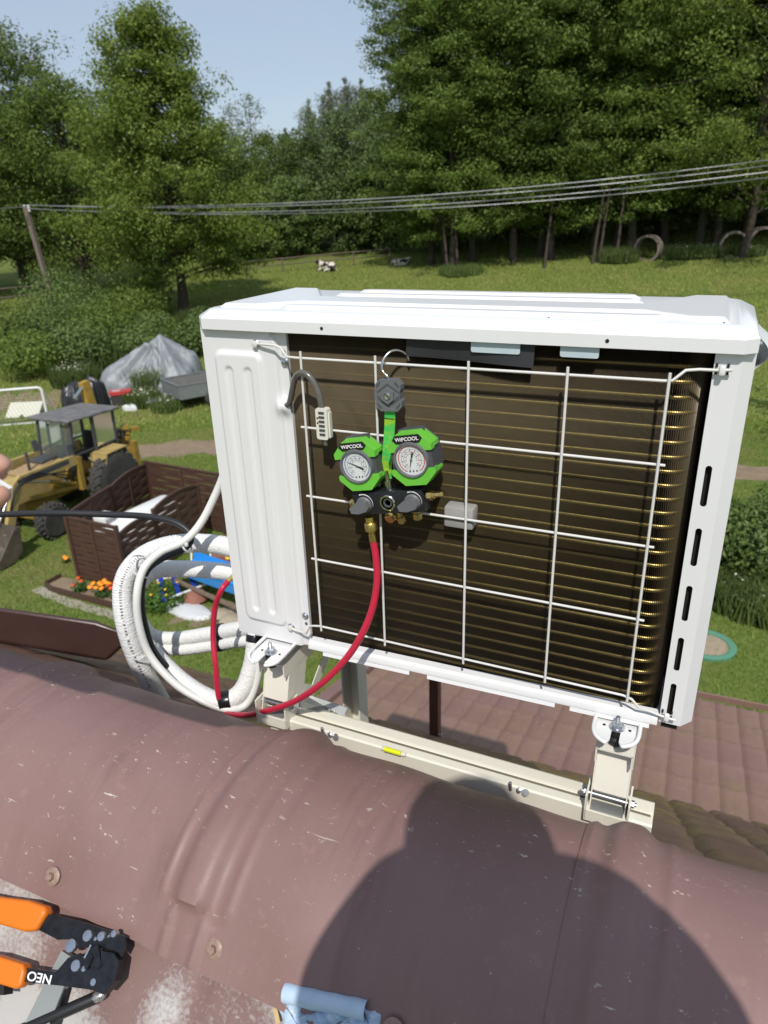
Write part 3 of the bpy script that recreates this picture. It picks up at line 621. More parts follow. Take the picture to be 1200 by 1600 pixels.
ROLL = R(11)
def rolled(p): return Matrix.Translation(p) @ Matrix.Rotation(-ROLL, 4, 'Y')
def face(M): return M @ Matrix(((1, 0, 0, 0), (0, 0, -1, 0), (0, 1, 0, 0), (0, 0, 0, 1)))      # local x right, y up, z towards the viewer
GYF = .945
def gauge(p, ring, ndl, name):
    M = face(rolled(p)) @ Matrix.Scale(.94, 4); w, h = .077, .087
    c = .020
    octo = lambda w, h, c: [(-w/2+c, -h/2), (w/2-c, -h/2), (w/2, -h/2+c), (w/2, h/2-c), (w/2-c, h/2), (-w/2+c, h/2), (-w/2, h/2-c), (-w/2, -h/2+c)]
    b = MB(M); b.prism(octo(w-.006, h-.006, c), -.045, -.002); body = b.build('gauge', GREY, mg, 20)
    # green guards: top and bottom caps, stepped
    for sg in (1, -1):
        y0 = .014 if sg > 0 else -.016
        pts = [(-w/2, y0*1.0), (-w/2, sg*(h/2-c)), (-w/2+c, sg*h/2), (w/2-c, sg*h/2), (w/2, sg*(h/2-c)), (w/2, y0), (w/2-.012, y0)]
        arc = [(.0305*math.cos(a), .0305*math.sin(a)) for a in [math.asin(max(-1, min(1, y0/.0305))) + (math.pi-2*math.asin(y0/.0305))*k/10 if sg > 0 else math.asin(y0/.0305) - (math.pi+2*math.asin(y0/.0305))*k/10 for k in range(11)]]
        b = MB(M); b.plate(pts + arc + [(-w/2+.012, y0)], [], -.012, .002)
        b.prism([(-w/2-.0008, y0+sg*.003), (-w/2-.0008, sg*(h/2-c)), (-w/2+c, sg*(h/2+.0008)), (w/2-c, sg*(h/2+.0008)), (w/2+.0008, sg*(h/2-c)), (w/2+.0008, y0+sg*.003), (w/2-.004, y0+sg*.003), (w/2-.004, sg*(h/2-c-.002)), (w/2-c-.002, sg*(h/2-.004)), (-w/2+c+.002, sg*(h/2-.004)), (-w/2+.004, sg*(h/2-c-.002)), (-w/2+.004, y0+sg*.003)], -.030, -.0125)
        g = b.build('guard', GREEN, body, 20)
        if sg > 0:
            b = MB(M); b.prism([(-.021, .0415), (.021, .0415), (.026, .0345), (.020, .028), (-.020, .028), (-.026, .0345)], .0021, .0032); b.build('badge', INK, body, 0)
            text_part('WiPCOOL', .0084, M @ Matrix.Translation((0, .0348, .0036)), WHT, body, sx=1.05)
            b = MB(M); b.prism([(-.018, -.036), (.018, -.036), (.024, -.020), (-.024, -.020)], h/2-.0025, h/2+.0022, Matrix(((1, 0, 0, 0), (0, 0, 1, 0), (0, 1, 0, 0), (0, 0, 0, 1)))); b.build('top_grip', GREY, body, 0)
    b = MB(M); b.lathe([(.0302, -.012), (.0302, .0030), (.0292, .0056), (.0272, .0056), (.0264, .0030), (.0264, -.0005)], (0, 0, 0), (0, 0, 1), 40); b.build('bezel', GREY2, body, 40)
    b = MB(M); b.lathe([(.0266, -.0003), (.0266, .0003), (0, .0003)], (0, 0, 0), (0, 0, 1), 40); dl = b.build('dial', DIAL, body, 30)
    def arc_ring(r0, r1, a0, a1, m, z, nm):
        b = MB(M); n = 30; vs = []
        for k in range(n+1):
            a = a0 + (a1-a0)*k/n; vs += [(r0*math.cos(a), r0*math.sin(a), z), (r1*math.cos(a), r1*math.sin(a), z)]
        b.add(vs, [(2*k, 2*k+1, 2*k+3, 2*k+2) for k in range(n)]); b.build(nm, m, dl, 0)
    A0, A1 = R(-60), R(240)
    arc_ring(.0222, .0236, A0, A1, ring, +.0006, 'scale_ring'); arc_ring(.0175, .0180, A0, A1, INK, +.0006, 'scale_ring'); arc_ring(.0132, .0138, A0, A1, ring, +.0006, 'scale_ring')
    arc_ring(.0092, .0096, R(-20), R(200), INK, +.0006, 'scale_ring')
    b = MB(M)
    for k in range(31):
        a = A0 + (A1-A0)*k/30; r0 = .0195 if k % 5 == 0 else .0208; b.add([(r0*math.cos(a)-.0002*math.sin(a), r0*math.sin(a)+.0002*math.cos(a), .0007), (r0*math.cos(a)+.0002*math.sin(a), r0*math.sin(a)-.0002*math.cos(a), .0007), (.022*math.cos(a)+.0002*math.sin(a), .022*math.sin(a)-.0002*math.cos(a), .0007), (.022*math.cos(a)-.0002*math.sin(a), .022*math.sin(a)+.0002*math.cos(a), .0007)], [(0, 1, 2, 3)])
    for dx in (-.006, 0, .006): b.box((dx, -.0195, .0007), (.0022, .003, .0002))
    for k in range(9):
        a = R(-40)+R(260)*k/8; b.box((.0158*math.cos(a), .0158*math.sin(a), .0007), (.0016, .0013, .0002))
        b.box((.0114*math.cos(a), .0114*math.sin(a), .0007), (.0014, .0010, .0002))
    t = b.build('tick_mark', INK, dl, 0); t['kind'] = 'stuff'
    d = Vector((math.cos(ndl), math.sin(ndl), 0)); sd = Vector((-d.y, d.x, 0))
    b = MB(M); z = Vector((0, 0, .0016)); b.add([d*.021+z, sd*.0011+z, -d*.009+sd*.0016+z, -d*.013+sd*.0013+z, -d*.013-sd*.0013+z, -d*.009-sd*.0016+z, -sd*.0011+z], [(0, 1, 2, 3, 4, 5, 6)]); b.build('needle', INK, dl, 0)
    MB(M).lathe([(.0022, .0003), (.0022, .002), (.0012, .0025), (0, .0025)], (0, 0, 0), (0, 0, 1), 14).build('needle_hub', CHROME, dl, 40)
    b = MB(M); b.lathe([(.0268, .0040), (.02, .0046), (.01, .0050), (0, .0051)], (0, 0, 0), (0, 0, 1), 40); b.build('glass', gl, body, 60)
gauge(Vector((-0.4817, 0.9420, 6.6233)), BLUEI, R(152), 'low')
gauge(Vector((-0.3871, 0.9380, 6.6462)), REDI, R(-110), 'high')
# manifold body
Pm = Vector((-0.4328, 0.9550, 6.5650)); M = face(rolled(Pm))
b = MB(M); b.box((0, 0, -.010), (.124, .038, .034), bev=.0012); mb_ = b.build('manifold_block', BLKM, mg, 30)
for sx in (-1, 1):
    b = MB(M @ Matrix.Translation((sx*.043, -.001, .007)))
    b.lathe([(.0135, 0), (.0135, .002), (.0115, .004), (.0115, .008)], (0, 0, 0), (0, 0, 1), 24)
    K = Matrix.Rotation(R(195), 4, 'Z')
    b.prism([(-.020, -.0045), (-.008, -.009), (.007, -.009), (.013, -.005), (.013, .005), (.007, .009), (-.008, .009), (-.020, .0045)], .007, .016, Matrix.Rotation(R(14), 4, 'Z'))
    k = b.build('knob', GREY2, mg, 25)
    b = MB(M @ Matrix.Translation((sx*.043, .0, .0074))); vs = []
    for q in range(13):
        a = R(110 - 130*q/12); vs += [(.0155*math.cos(a), .0155*math.sin(a), 0), ((.0158+.0022*(1-q/12))*math.cos(a), (.0158+.0022*(1-q/12))*math.sin(a), 0)]
    b.add(vs, [(2*q, 2*q+1, 2*q+3, 2*q+2) for q in range(12)]); b.build('print_arc', WHT, mb_, 0)
b = MB(M); b.lathe([(.0135, .007), (.0135, .0095), (.0125, .0105), (.0105, .0105), (.0098, .008), (.0098, .004), (0, .004)], (0, 0, 0), (0, 0, 1), 28); b.build('sight_glass', CHROME, mg, 40)
b = MB(M); b.lathe([(.0078, .0042), (.0078, .0085), (.0055, .0085), (.0045, .0065), (0, .0065)], (0, 0, 0), (0, 0, 1), 20); b.build('sight_lens', GREY, mg, 40)
b = MB(M); b.lathe([(.0065, 0), (.0065, .014), (.004, .014), (.004, .03)], (0, .019, -.008), (0, 1, 0), 16); b.build('centre_stem', CHROME, mg, 40)
def fit(prof, at, d, nm='fitting', n=12): return MB(M).lathe(prof, at, d, n).build(nm, BRASS, mg, 30)
fit([(.005, 0), (.005, .006), (.0085, .006), (.0085, .014), (.0065, .014), (.0065, .017), (.0045, .018), (.0045, .028), (.0055, .029), (.0055, .033), (.0035, .034)], (.059, .004, -.006), (1, .05, 0), n=6)
fit([(.005, 0), (.005, .003), (.0085, .005), (.009, .012), (.0075, .015), (0, .015)], (-.059, -.003, -.006), (-1, 0, 0), n=14)
fit([(.006, 0), (.006, .006), (.0075, .007), (.0075, .016), (.005, .018), (0, .018)], (.040, -.019, -.008), (0, -1, .1), n=8)
fit([(.006, 0), (.006, .004), (.0095, .005), (.010, .010), (.008, .012), (.008, .016), (.0, .016)], (-.001, -.022, -.006), (-.15, -.35, .8), n=16)
fit([(.0055, 0), (.0055, .014), (.007, .015), (.007, .023), (.0045, .026), (0, .026)], (.004, -.018, -.010), (.25, -1, 0), n=8)
# hook block, strap and hook
Ph = Vector((-0.4333, 0.9650, 6.7354)); H = face(Matrix.Translation(Ph) @ Matrix.Rotation(R(-3), 4, 'Y'))
b = MB(H); b.prism([(-.014, -.0245), (.014, -.0245), (.021, -.017), (.021, -.009), (.019, -.006), (.019, .006), (.021, .009), (.021, .016), (.014, .024), (-.014, .024), (-.021, .016), (-.021, .009), (-.023, .006), (-.023, -.006), (-.021, -.009), (-.021, -.017)], -.011, .004); hb = b.build('hook_block', GREY2, mg, 20)
b = MB(H); b.prism([(-.010, .006), (0, .013), (.010, .006), (.010, -.006), (0, -.013), (-.010, -.006)], .0042, .008); b.build('hex_boss', GREY2, hb, 0)
b = MB(H)
for p in ([(-.018, .003), (-.018, .006), (0, .0185), (.018, .006), (.018, .003), (0, .0155)], [(-.018, .0007), (-.018, -.006), (0, -.0185), (.018, -.006), (.018, .0007), (0, -.0155)]): b.prism(p, .0035, .0044)
for sx in (-1, 1):
    for sy in (-1, 1): b.prism([(sx*.0185, sy*.011), (sx*.0185, sy*.0155), (sx*.013, sy*.0215), (sx*.0115, sy*.0185)], .0035, .0045)
b.build('recess', GREY, hb, 0)['kind'] = 'stuff'
MB(H).lathe([(.0055, .008), (.0055, .0092), (.0035, .0098), (.0026, .0088), (.0, .0088)], (0, 0, 0), (0, 0, 1), 18).build('rivet', CHROME, hb, 40)
hp = Vector((Ph.x, .965, 6.7755))
b = MB(); b.tube(catmull([(Ph.x, .965, Ph.z+.020), (Ph.x-.002, .965, Ph.z+.028), (Ph.x-.011, .967, Ph.z+.036), (Ph.x-.012, .972, Ph.z+.050), (Ph.x-.004, .982, Ph.z+.0615), (Ph.x+.006, .992, Ph.z+.0625), (Ph.x+.015, 1.0, Ph.z+.055), (Ph.x+.018, 1.002, Ph.z+.046)], 8), .0019, 8); b.build('hook', CHROME, mg, 60)
def strap_mat():
    m = bpy.data.materials.new('green_webbing'); m.use_nodes = True; N = m.node_tree.nodes; L = m.node_tree.links; p = N['Principled BSDF']; p.inputs['Roughness'].default_value = .7
    tc = N.new('ShaderNodeTexCoord'); mp = N.new('ShaderNodeMapping'); mp.inputs['Scale'].default_value = (30, 30, 60); L.new(tc.outputs['Object'], mp.inputs[0])
    n = N.new('ShaderNodeTexNoise'); n.inputs['Scale'].default_value = 1.5; n.inputs['Detail'].default_value = 3; L.new(mp.outputs[0], n.inputs['Vector'])
    r = N.new('ShaderNodeMapRange'); r.inputs[1].default_value = .45; r.inputs[2].default_value = .58; L.new(n.outputs[0], r.inputs[0])
    x = N.new('ShaderNodeMix'); x.data_type = 'RGBA'; x.inputs[6].default_value = (.06, .52, .09, 1); x.inputs[7].default_value = (.32, .55, .03, 1); L.new(r.outputs[0], x.inputs[0]); L.new(x.outputs[2], p.inputs['Base Color'])
    w_ = N.new('ShaderNodeTexWave'); w_.inputs['Scale'].default_value = 300; L.new(tc.outputs['Object'], w_.inputs['Vector']); bp = N.new('ShaderNodeBump'); bp.inputs['Strength'].default_value = .3; bp.inputs['Distance'].default_value = .001; L.new(w_.outputs[0], bp.inputs['Height']); L.new(bp.outputs[0], p.inputs['Normal']); return m
s0 = Vector((-0.4334, 0.9660, 6.7123)); s1 = Vector((-0.4422, 0.9660, 6.5993))
b = MB()
def st(u, v): p = s0.lerp(s1, v); return (p.x + (u-.5)*.0175, p.y + .002*math.sin(v*6), p.z)
def st2(u, v): q = st(u, v); return (q[0], q[1]+.0018, q[2])
b.grid(st, 4, 16); b.grid(st2, 4, 16); sp = b.build('strap', strap_mat(), mg, 60)
b = MB(); q = st(.5, .13); b.box((q[0], q[1]-.0006, q[2]), (.0165, .0006, .0008)); b.build('stitch', INK, sp, 0)
# ================================================================ red hose
RED = mat('red_hose_rubber', (.58, .022, .06), .38, col2=(.5, .018, .05), vs=30)
hs = thing('charging_hose', 'red rubber hose from the gauge manifold looping down behind the ridge', 'hose', (-0.4655, 0.9500, 6.5088))
hpts = [(-0.4615, 0.9480, 6.4964), (-0.4572, 0.9480, 6.4582), (-0.4561, 0.9450, 6.4175), (-0.4630, 0.9380, 6.3700), (-0.4799, 0.9280, 6.3207), (-0.5113, 0.9200, 6.2646), (-0.5682, 0.9200, 6.1933), (-0.6458, 0.9350, 6.1185), (-0.7491, 0.9550, 6.0452), (-0.8208, 0.9850, 5.9969), (-0.8887, 1.0200, 5.9583), (-0.8978, 1.0200, 6.0036), (-0.9017, 1.0300, 6.0736), (-0.9143, 1.0500, 6.1336), (-0.9060, 1.0600, 6.2037), (-0.8817, 1.0600, 6.2535), (-0.8780, 1.0800, 6.2641)]
MB().tube(catmull(hpts, 8), .0062, 12).build('rubber_tube', RED, hs, 60)
h0 = Vector(hpts[0]); hd = Vector((-0.4678, 0.9500, 6.5360))
ax = (hd - h0).normalized()
MB().lathe([(.0066, -.004), (.0066, .008), (.0055, .009), (.0055, .014)], h0, ax, 14).build('ferrule', BRASS, hs, 30)
KN = mat('knurled_brass', (.66, .50, .16), .35, 1., bump=1., bs=500)
MB().lathe([(.0075, .014), (.0100, .015), (.0105, .018), (.0105, .027), (.0095, .029), (.007, .030), (.007, .038)], h0, ax, 20).build('knurled_nut', KN, hs, 30)
he = Vector(hpts[-1])
MB().cyl(he, he + Vector((.012, .01, .014)), .005).build('end_coupling', mat('yellow_brass', (.8, .6, .15), .3, .8), hs, 30)
# ================================================================ insulated pipes and cables
def ins_mat(name, c, sc=190):
    m = bpy.data.materials.new(name); m.use_nodes = True; N = m.node_tree.nodes; L = m.node_tree.links; p = N['Principled BSDF']
    p.inputs['Base Color'].default_value = (*c, 1); p.inputs['Roughness'].default_value = .5
    g = N.new('ShaderNodeNewGeometry')
    v = N.new('ShaderNodeTexNoise'); v.inputs['Scale'].default_value = sc; v.inputs['Detail'].default_value = 3; v.inputs['Distortion'].default_value = 1.2; L.new(g.outputs['Position'], v.inputs['Vector'])
    v2 = N.new('ShaderNodeTexVoronoi'); v2.inputs['Scale'].default_value = sc*.9; L.new(g.outputs['Position'], v2.inputs['Vector'])
    a = N.new('ShaderNodeMath'); a.operation = 'ADD'; L.new(v.outputs[0], a.inputs[0]); L.new(v2.outputs[0], a.inputs[1])
    b = N.new('ShaderNodeBump'); b.inputs['Strength'].default_value = .35; b.inputs['Distance'].default_value = .003; L.new(a.outputs[0], b.inputs['Height']); L.new(b.outputs[0], p.inputs['Normal']); return m
INS = ins_mat('white_pipe_insulation', (.78, .78, .77)); CABW = mat('white_cable', (.74, .74, .71), .4); CABB = mat('black_cable', (.02, .021, .024), .45, bump=.05, bs=200)
TAPE = mat('black_tape', (.012, .012, .014), .25)
def pipe(name, label, cat, pts, r, m, group=None, rip=0., n=14, sub=10):
    P = catmull(pts, sub); t = thing(name, label, cat, pts[-1], group)
    if rip:
        P = catmull(pts, 46); sub = 46
        rr = [r*(1 + rip*(math.sin(k*2.1+math.sin(k*.31)*2)*.9 + random.uniform(-.6, .6)) + .012*math.sin(k*.07)) for k in range(len(P))]
    else: rr = [r]*len(P)
    MB().tube(P, rr, n).build('sleeve', m, t, 60); return t, P
def band(t, P, i, r, ln, m=TAPE, nm='tape_band', k=1.1):
    a = P[i]; d = (P[min(i+1, len(P)-1)]-P[i-1]).normalized(); MB().lathe([(r*k*.96, -ln/2), (r*k, -ln/2+.002), (r*k, ln/2-.002), (r*k*.96, ln/2)], a, d, 18).build(nm, m, t, 40)
pA, PA = pipe('insulated_pipe', 'outermost white printed foam pipe of the loop left of the unit', 'pipe', [(-0.8998, 1.2200, 6.2570), (-0.9983, 1.2200, 6.2665), (-1.0779, 1.1900, 6.2715), (-1.1231, 1.1300, 6.2727), (-1.1459, 1.0800, 6.2524), (-1.1576, 1.0500, 6.2051), (-1.1478, 1.0300, 6.1329), (-1.1357, 1.0300, 6.0385), (-1.1268, 1.0500, 5.9402), (-1.1330, 1.0900, 5.8246), (-1.1572, 1.1600, 5.6549)], .0232, INS, 'insulated pipes', .022)
pB, PB = pipe('insulated_pipe', 'thick white pipe crossing under the loop top then curving below to the unit foot', 'pipe', [(-0.9436, 1.2700, 6.1687), (-1.0435, 1.2500, 6.1737), (-1.1374, 1.2300, 6.1712), (-1.1846, 1.1800, 6.1816), (-1.1968, 1.1300, 6.1636), (-1.2088, 1.1100, 6.0996), (-1.1611, 1.0800, 6.0460), (-1.0649, 1.0500, 6.0077), (-0.9728, 1.0300, 5.9836), (-0.9004, 1.0300, 5.9761), (-0.8630, 1.0600, 5.9939), (-0.8488, 1.0900, 6.0478), (-0.8449, 1.1100, 6.1052), (-0.8512, 1.1300, 6.1343)], .0215, INS, 'insulated pipes', .022)
pC, PC = pipe('insulated_pipe', 'upper of two white pipes running level to the tape by the unit corner', 'pipe', [(-0.8709, 1.2000, 6.0829), (-0.9573, 1.2000, 6.0553), (-1.0496, 1.2000, 6.0183), (-1.1497, 1.1800, 5.9908), (-1.2041, 1.1500, 6.0076), (-1.2132, 1.1300, 6.0780), (-1.2137, 1.1400, 6.1459)], .0185, INS, 'insulated pipes', .022)
pD, PD = pipe('insulated_pipe', 'lower of two white pipes running level below the black tape', 'pipe', [(-0.8682, 1.1900, 6.0499), (-0.9544, 1.1900, 6.0250), (-1.0466, 1.1900, 5.9888), (-1.1355, 1.1700, 5.9675), (-1.1945, 1.1400, 5.9813), (-1.2065, 1.1100, 6.0446), (-1.1958, 1.1000, 6.1173)], .0150, INS, 'insulated pipes', .022)
band(pC, PC, 78, .0185, .022, k=1.14); band(pD, PD, 78, .0150, .020, k=1.2)
band(pB, PB, 423, .0215, .026, k=1.08); band(pB, PB, 556, .0215, .016, k=1.08)
wA, WA = pipe('white_cable', 'smooth white electric cable tied along the pipe loop', 'cable', [(-0.9418, 1.2000, 6.4702), (-0.9666, 1.1900, 6.4171), (-0.9944, 1.1600, 6.3543), (-1.0170, 1.1200, 6.3203), (-1.0555, 1.0800, 6.3033), (-1.0733, 1.0400, 6.2763), (-1.0751, 1.0100, 6.2272), (-1.0754, 1.0000, 6.1588), (-1.0619, 1.0000, 6.0822), (-1.0058, 1.0000, 6.0222), (-0.9397, 1.0100, 5.9808), (-0.8784, 1.0200, 5.9686), (-0.8471, 1.0500, 5.9701), (-0.8312, 1.0800, 6.0243), (-0.8270, 1.1000, 6.0988)], .0088, CABW)
bA, BA = pipe('black_cable', 'black rubber cable coming in from the left to the pipe loop', 'cable', [(-1.7022, 0.9800, 6.3241), (-1.5005, 1.0400, 6.3439), (-1.3523, 1.0800, 6.3534), (-1.2322, 1.1200, 6.3519), (-1.1342, 1.1400, 6.3538), (-1.0605, 1.1500, 6.3449), (-1.0228, 1.1500, 6.3204), (-1.0347, 1.1400, 6.2903), (-1.0685, 1.1000, 6.2769), (-1.0854, 1.0600, 6.2591), (-1.0882, 1.0350, 6.2109), (-1.0898, 1.0300, 6.1377), (-1.0718, 1.0300, 6.0603), (-1.0276, 1.0600, 5.9651), (-0.9583, 1.0900, 5.8919)], .0074, CABB)
# print on the outer pipe: rows of small dark characters following the sleeve
b = MB(); 
for i in range(165, 405, 4):
    a = PA[i]; t_ = (PA[i+1]-PA[i-1]).normalized(); v_ = (Vector((0, 0, 7.0))-a).normalized(); s_ = t_.cross(v_).normalized(); nrm = s_.cross(t_)
    if nrm.dot(v_) < 0: nrm = -nrm
    for q in range(2):
        if random.random() < .8: b.beam(a + t_*(.006*q) + nrm*.0236 + s_*.002, a + t_*(.006*q) + nrm*.0236 + s_*(.0075+random.uniform(-.002, .001)), .0017, .0005, nrm)
o = b.build('printed_text', mat('grey_print', (.18, .18, .19), .6), pA, 0); o['kind'] = 'stuff'
TIE = mat('nylon_tie', (.75, .76, .76), .35)
def tie(c, d, r, label):
    c = Vector(c); z, x, y = frame((0, 0, 0), d); P = [c + (x*math.cos(a)*r + y*math.sin(a)*r*1.05) for a in [2*math.pi*k/24 for k in range(25)]]
    t = thing('cable_tie', label, 'cable tie', c, 'cable ties on the pipe loop'); b = MB()
    for p, q in zip(P[:-1], P[1:]): b.beam(p, q, .0045, .0014, (p-c))
    b.build('tie_loop', TIE, t, 0)
    q = c + (Vector((0, 0, 7)) - c).normalized()*r*1.05; MB().box(q, (.008, .006, .008), bev=.001).build('tie_head', TIE, t, 30)
tie((-1.0223, 1.1300, 6.3052), Vector((.7, .3, .35)), .019, 'white cable tie where the black and white cables meet')
tie((-1.0960, 1.0600, 6.2701), Vector((.5, .1, .55)), .030, 'white cable tie at the upper left bend of the pipes')
tie((-1.1077, 1.0350, 6.0551), Vector((.35, 0, -.7)), .033, 'white cable tie low on the left side of the pipes')
# ================================================================ tools on the near roof slope
NV = Vector((0, -math.sin(R(41)), math.cos(R(41)))); UV = Vector((0, math.cos(R(41)), math.sin(R(41))))
def slopeM(p, ang=0, lift=0):
    p = Vector(p) + NV*lift; x = Vector((1, 0, 0)); 
    Mx = Matrix(((x.x, UV.x, NV.x, p.x), (x.y, UV.y, NV.y, p.y), (x.z, UV.z, NV.z, p.z), (0, 0, 0, 1))); return Mx @ rz4(ang)
ORANGE = mat('orange_grip', (.78, .19, .012), .42); TOOLB = mat('black_oxide', (.012, .013, .016), .28, .4, col2=(.03, .03, .034), vs=60)
RIVET = mat('steel_rivet', (.5, .53, .58), .22, .9); GREYP = mat('grey_handle', (.26, .28, .28), .5)
O = Vector((-0.7231, 0.4754, 5.9680))
def S(u, v, h=0):      # slope coordinates measured in metres from the tool centre: right, up the slope, off the surface
    return O + Vector((u, 0, 0)) + UV*v + NV*h
pl = thing('crimping_pliers', 'black crimping pliers with orange handles lying on the roof', 'pliers', O)
MT = slopeM(O, R(12), .024) @ Matrix.Scale(.98, 4)
b = MB(MT); b.prism([(-.105, .040), (-.055, .038), (-.02, .036), (.035, .030), (.058, .026), (.064, .012), (.060, .0), (.048, .006), (.03, .008), (.0, .004), (-.02, .006), (-.032, .012), (-.06, .008), (-.105, .018)], 0, .004); body = b.build('jaw_plate', TOOLB, pl, 20)
b = MB(MT); b.prism([(-.10, -.034), (-.045, -.032), (-.03, -.012), (-.012, -.004), (.012, -.010), (.03, -.016), (.052, -.026), (.050, -.040), (.03, -.046), (-.03, -.048), (-.10, -.052)], .0042, .008); low = b.build('jaw_plate', TOOLB, pl, 20)
b = MB(MT); b.prism([(.028, .004), (.05, .004), (.062, -.004), (.064, -.03), (.05, -.048), (.03, -.046), (.036, -.02)], -.004, .0115); b.build('jaw_head', TOOLB, pl, 20)
b = MB(MT); b.prism([(.008, .006), (.028, .008), (.03, -.008), (.02, -.02), (.004, -.012)], .001, .010); b.box((.024, -.004, .0115), (.01, .03, .003), rz4(.5)); b.box((.012, -.012, .0115), (.006, .02, .003), rz4(-.3)); b.build('crimp_die', TOOLB, pl, 20)
for u, v, r in ((-.030, .004, .0095), (-.004, .020, .0082), (.021, .022, .0068), (.042, .028, .0052), (-.012, -.020, .0082), (.026, -.036, .0052), (.012, .018, .003), (.004, -.022, .004)):
    MB(MT).lathe([(r, .003), (r, .0095), (r*.9, .0108), (0, .0112)], (u, v, 0), (0, 0, 1), 20).build('rivet', RIVET, pl, 30)
MB(MT).cyl((.008, .010, .011), (.002, -.008, .011), .0022).build('spring', RIVET, pl, 40)
text_part('NEO', .017, MT @ Matrix.Translation((-.072, -.0425, .0084)) @ rz4(math.pi), mat('print_white', (.82, .82, .82), .5), pl, name='lettering', sx=1.3)
def grip(p0, p1, p2, w, nm):
    b = MB(MT); P = catmull([p0, p1, p2], 8); n = len(P); b.tube(P, [w*(.92+.12*math.sin(k/n*5)) for k in range(n)], 14); 
    o = b.build(nm, ORANGE, pl, 60); return o
def gripflat(poly, h0, h1):
    b = MB(MT); b.prism(poly, h0, h1); o = b.build('handle_grip', ORANGE, pl, 30); md = o.modifiers.new('b', 'BEVEL'); md.width = .006; md.segments = 4; md.angle_limit = R(40); return o
gripflat([(-.26, .058), (-.19, .054), (-.13, .055), (-.096, .050), (-.088, .043), (-.093, .032), (-.100, .016), (-.12, .012), (-.17, .016), (-.26, .016)], -.009, .013)
gripflat([(-.26, -.030), (-.16, -.024), (-.105, -.029), (-.098, -.036), (-.097, -.056), (-.104, -.062), (-.17, -.058), (-.26, -.066)], -.006, .015)
b = MB(MT); b.prism([(-.26, -.060), (-.17, -.056), (-.13, -.060), (-.125, -.072), (-.17, -.076), (-.26, -.082)], -.007, .012); b.build('grip_edge', BLACKR, pl, 20)
# grey handled tool lying under the pliers
gt = thing('grey_tool_handle', 'flat grey plastic tool handle under the crimping pliers', 'tool', Vector((-0.7808, 0.3914, 5.8949)))
MG = slopeM(Vector((-0.7638, 0.4151, 5.9156)), R(-4), .004)
b = MB(MG); b.prism([(-.026, -.14), (.020, -.14), (.018, -.03), (.014, .02), (.012, .06), (-.018, .06), (-.020, .02), (-.022, -.03)], -.001, .011); gh = b.build('handle', GREYP, gt, 20)
b = MB(MG); b.prism([(.0185, -.14), (.030, -.14), (.027, -.045), (.024, -.038), (.0255, -.028), (.0145, .02)], -.003, .008); b.build('handle_side', mat('black_plastic', (.014, .014, .016), .45), gt, 20)
pn = thing('black_marker', 'black marker with a silvery scuffed end beside the pliers', 'marker', Vector((-0.7000, 0.4354, 5.9332)))
MP = slopeM(Vector((-0.7024, 0.4303, 5.9287)), R(38), .0095)
MB(MP).lathe([(.0085, -.12), (.0085, .010), (.0075, .012)], (0, 0, 0), (1, 0, 0), 18).build('barrel', mat('black_plastic', (.014, .014, .016), .45), pn, 30)
MB(MP).lathe([(.0076, .012), (.0078, .020), (.006, .026), (.004, .028), (0, .028)], (0, 0, 0), (1, 0, 0), 14).build('tip', mat('scuffed_silver', (.6, .6, .6), .35, .7, col2=(.2, .2, .2), vs=300), pn, 30)
# pale blue tube of film and crumpled bag at the lower edge
FILM = mat('pale_blue_plastic', (.42, .55, .72), .35, col2=(.5, .63, .78), vs=30)
q0 = Vector((-0.4081, 0.5169, 6.0040)) + NV*.014; q1 = Vector((-0.2912, 0.5321, 6.0172)) + NV*.014
ft = thing('plastic_roll', 'pale blue plastic sleeve rolled into a tube on the roof edge', 'plastic roll', q0)
P = catmull([q0, q0.lerp(q1, .35)+NV*.0015, q0.lerp(q1, .7), q1], 8)
b = MB(); b.tube(P, [.0125*(1+.03*math.sin(k)) for k in range(len(P))], 18, caps=False); b.tube(P, [.0112]*len(P), 18, caps=False); b.build('sleeve', FILM, ft, 60)
bgp = Vector((-0.3239, 0.5035, 5.9924))
bag = MB(slopeM(bgp, .1, .0))
def bagf(u, v):
    x = (u-.5)*.17; y = (v-.5)*.10; e = max(0, 1-(2*u-1)**2)*max(0, 1-(2*v-1)**2)
    h = e**.5*(.010+.007*math.sin(u*17+v*9)*math.sin(v*13-u*5)+.006*math.sin(u*41+v*23)*math.cos(v*37))
    return (x+.006*math.sin(v*19), y+.006*math.sin(u*23), h+.006)
bag.grid(bagf, 44, 30); tag(bag.build('plastic_bag', FILM, None, 30, loc=bgp), 'crumpled pale blue plastic bag below the rolled sleeve', 'bag')
st_ = MB().beam(Vector((-0.4283, 0.5079, 5.9963))+NV*.004, Vector((-0.4075, 0.4885, 5.9793))+NV*.006, .006, .002, NV); tag(st_.build('straw_chip', mat('straw', (.55, .40, .18), .8), None, 0, loc=Vector((-0.4191, 0.4986, 5.9882))), 'small yellow wooden splinter beside the plastic bag', 'splinter')
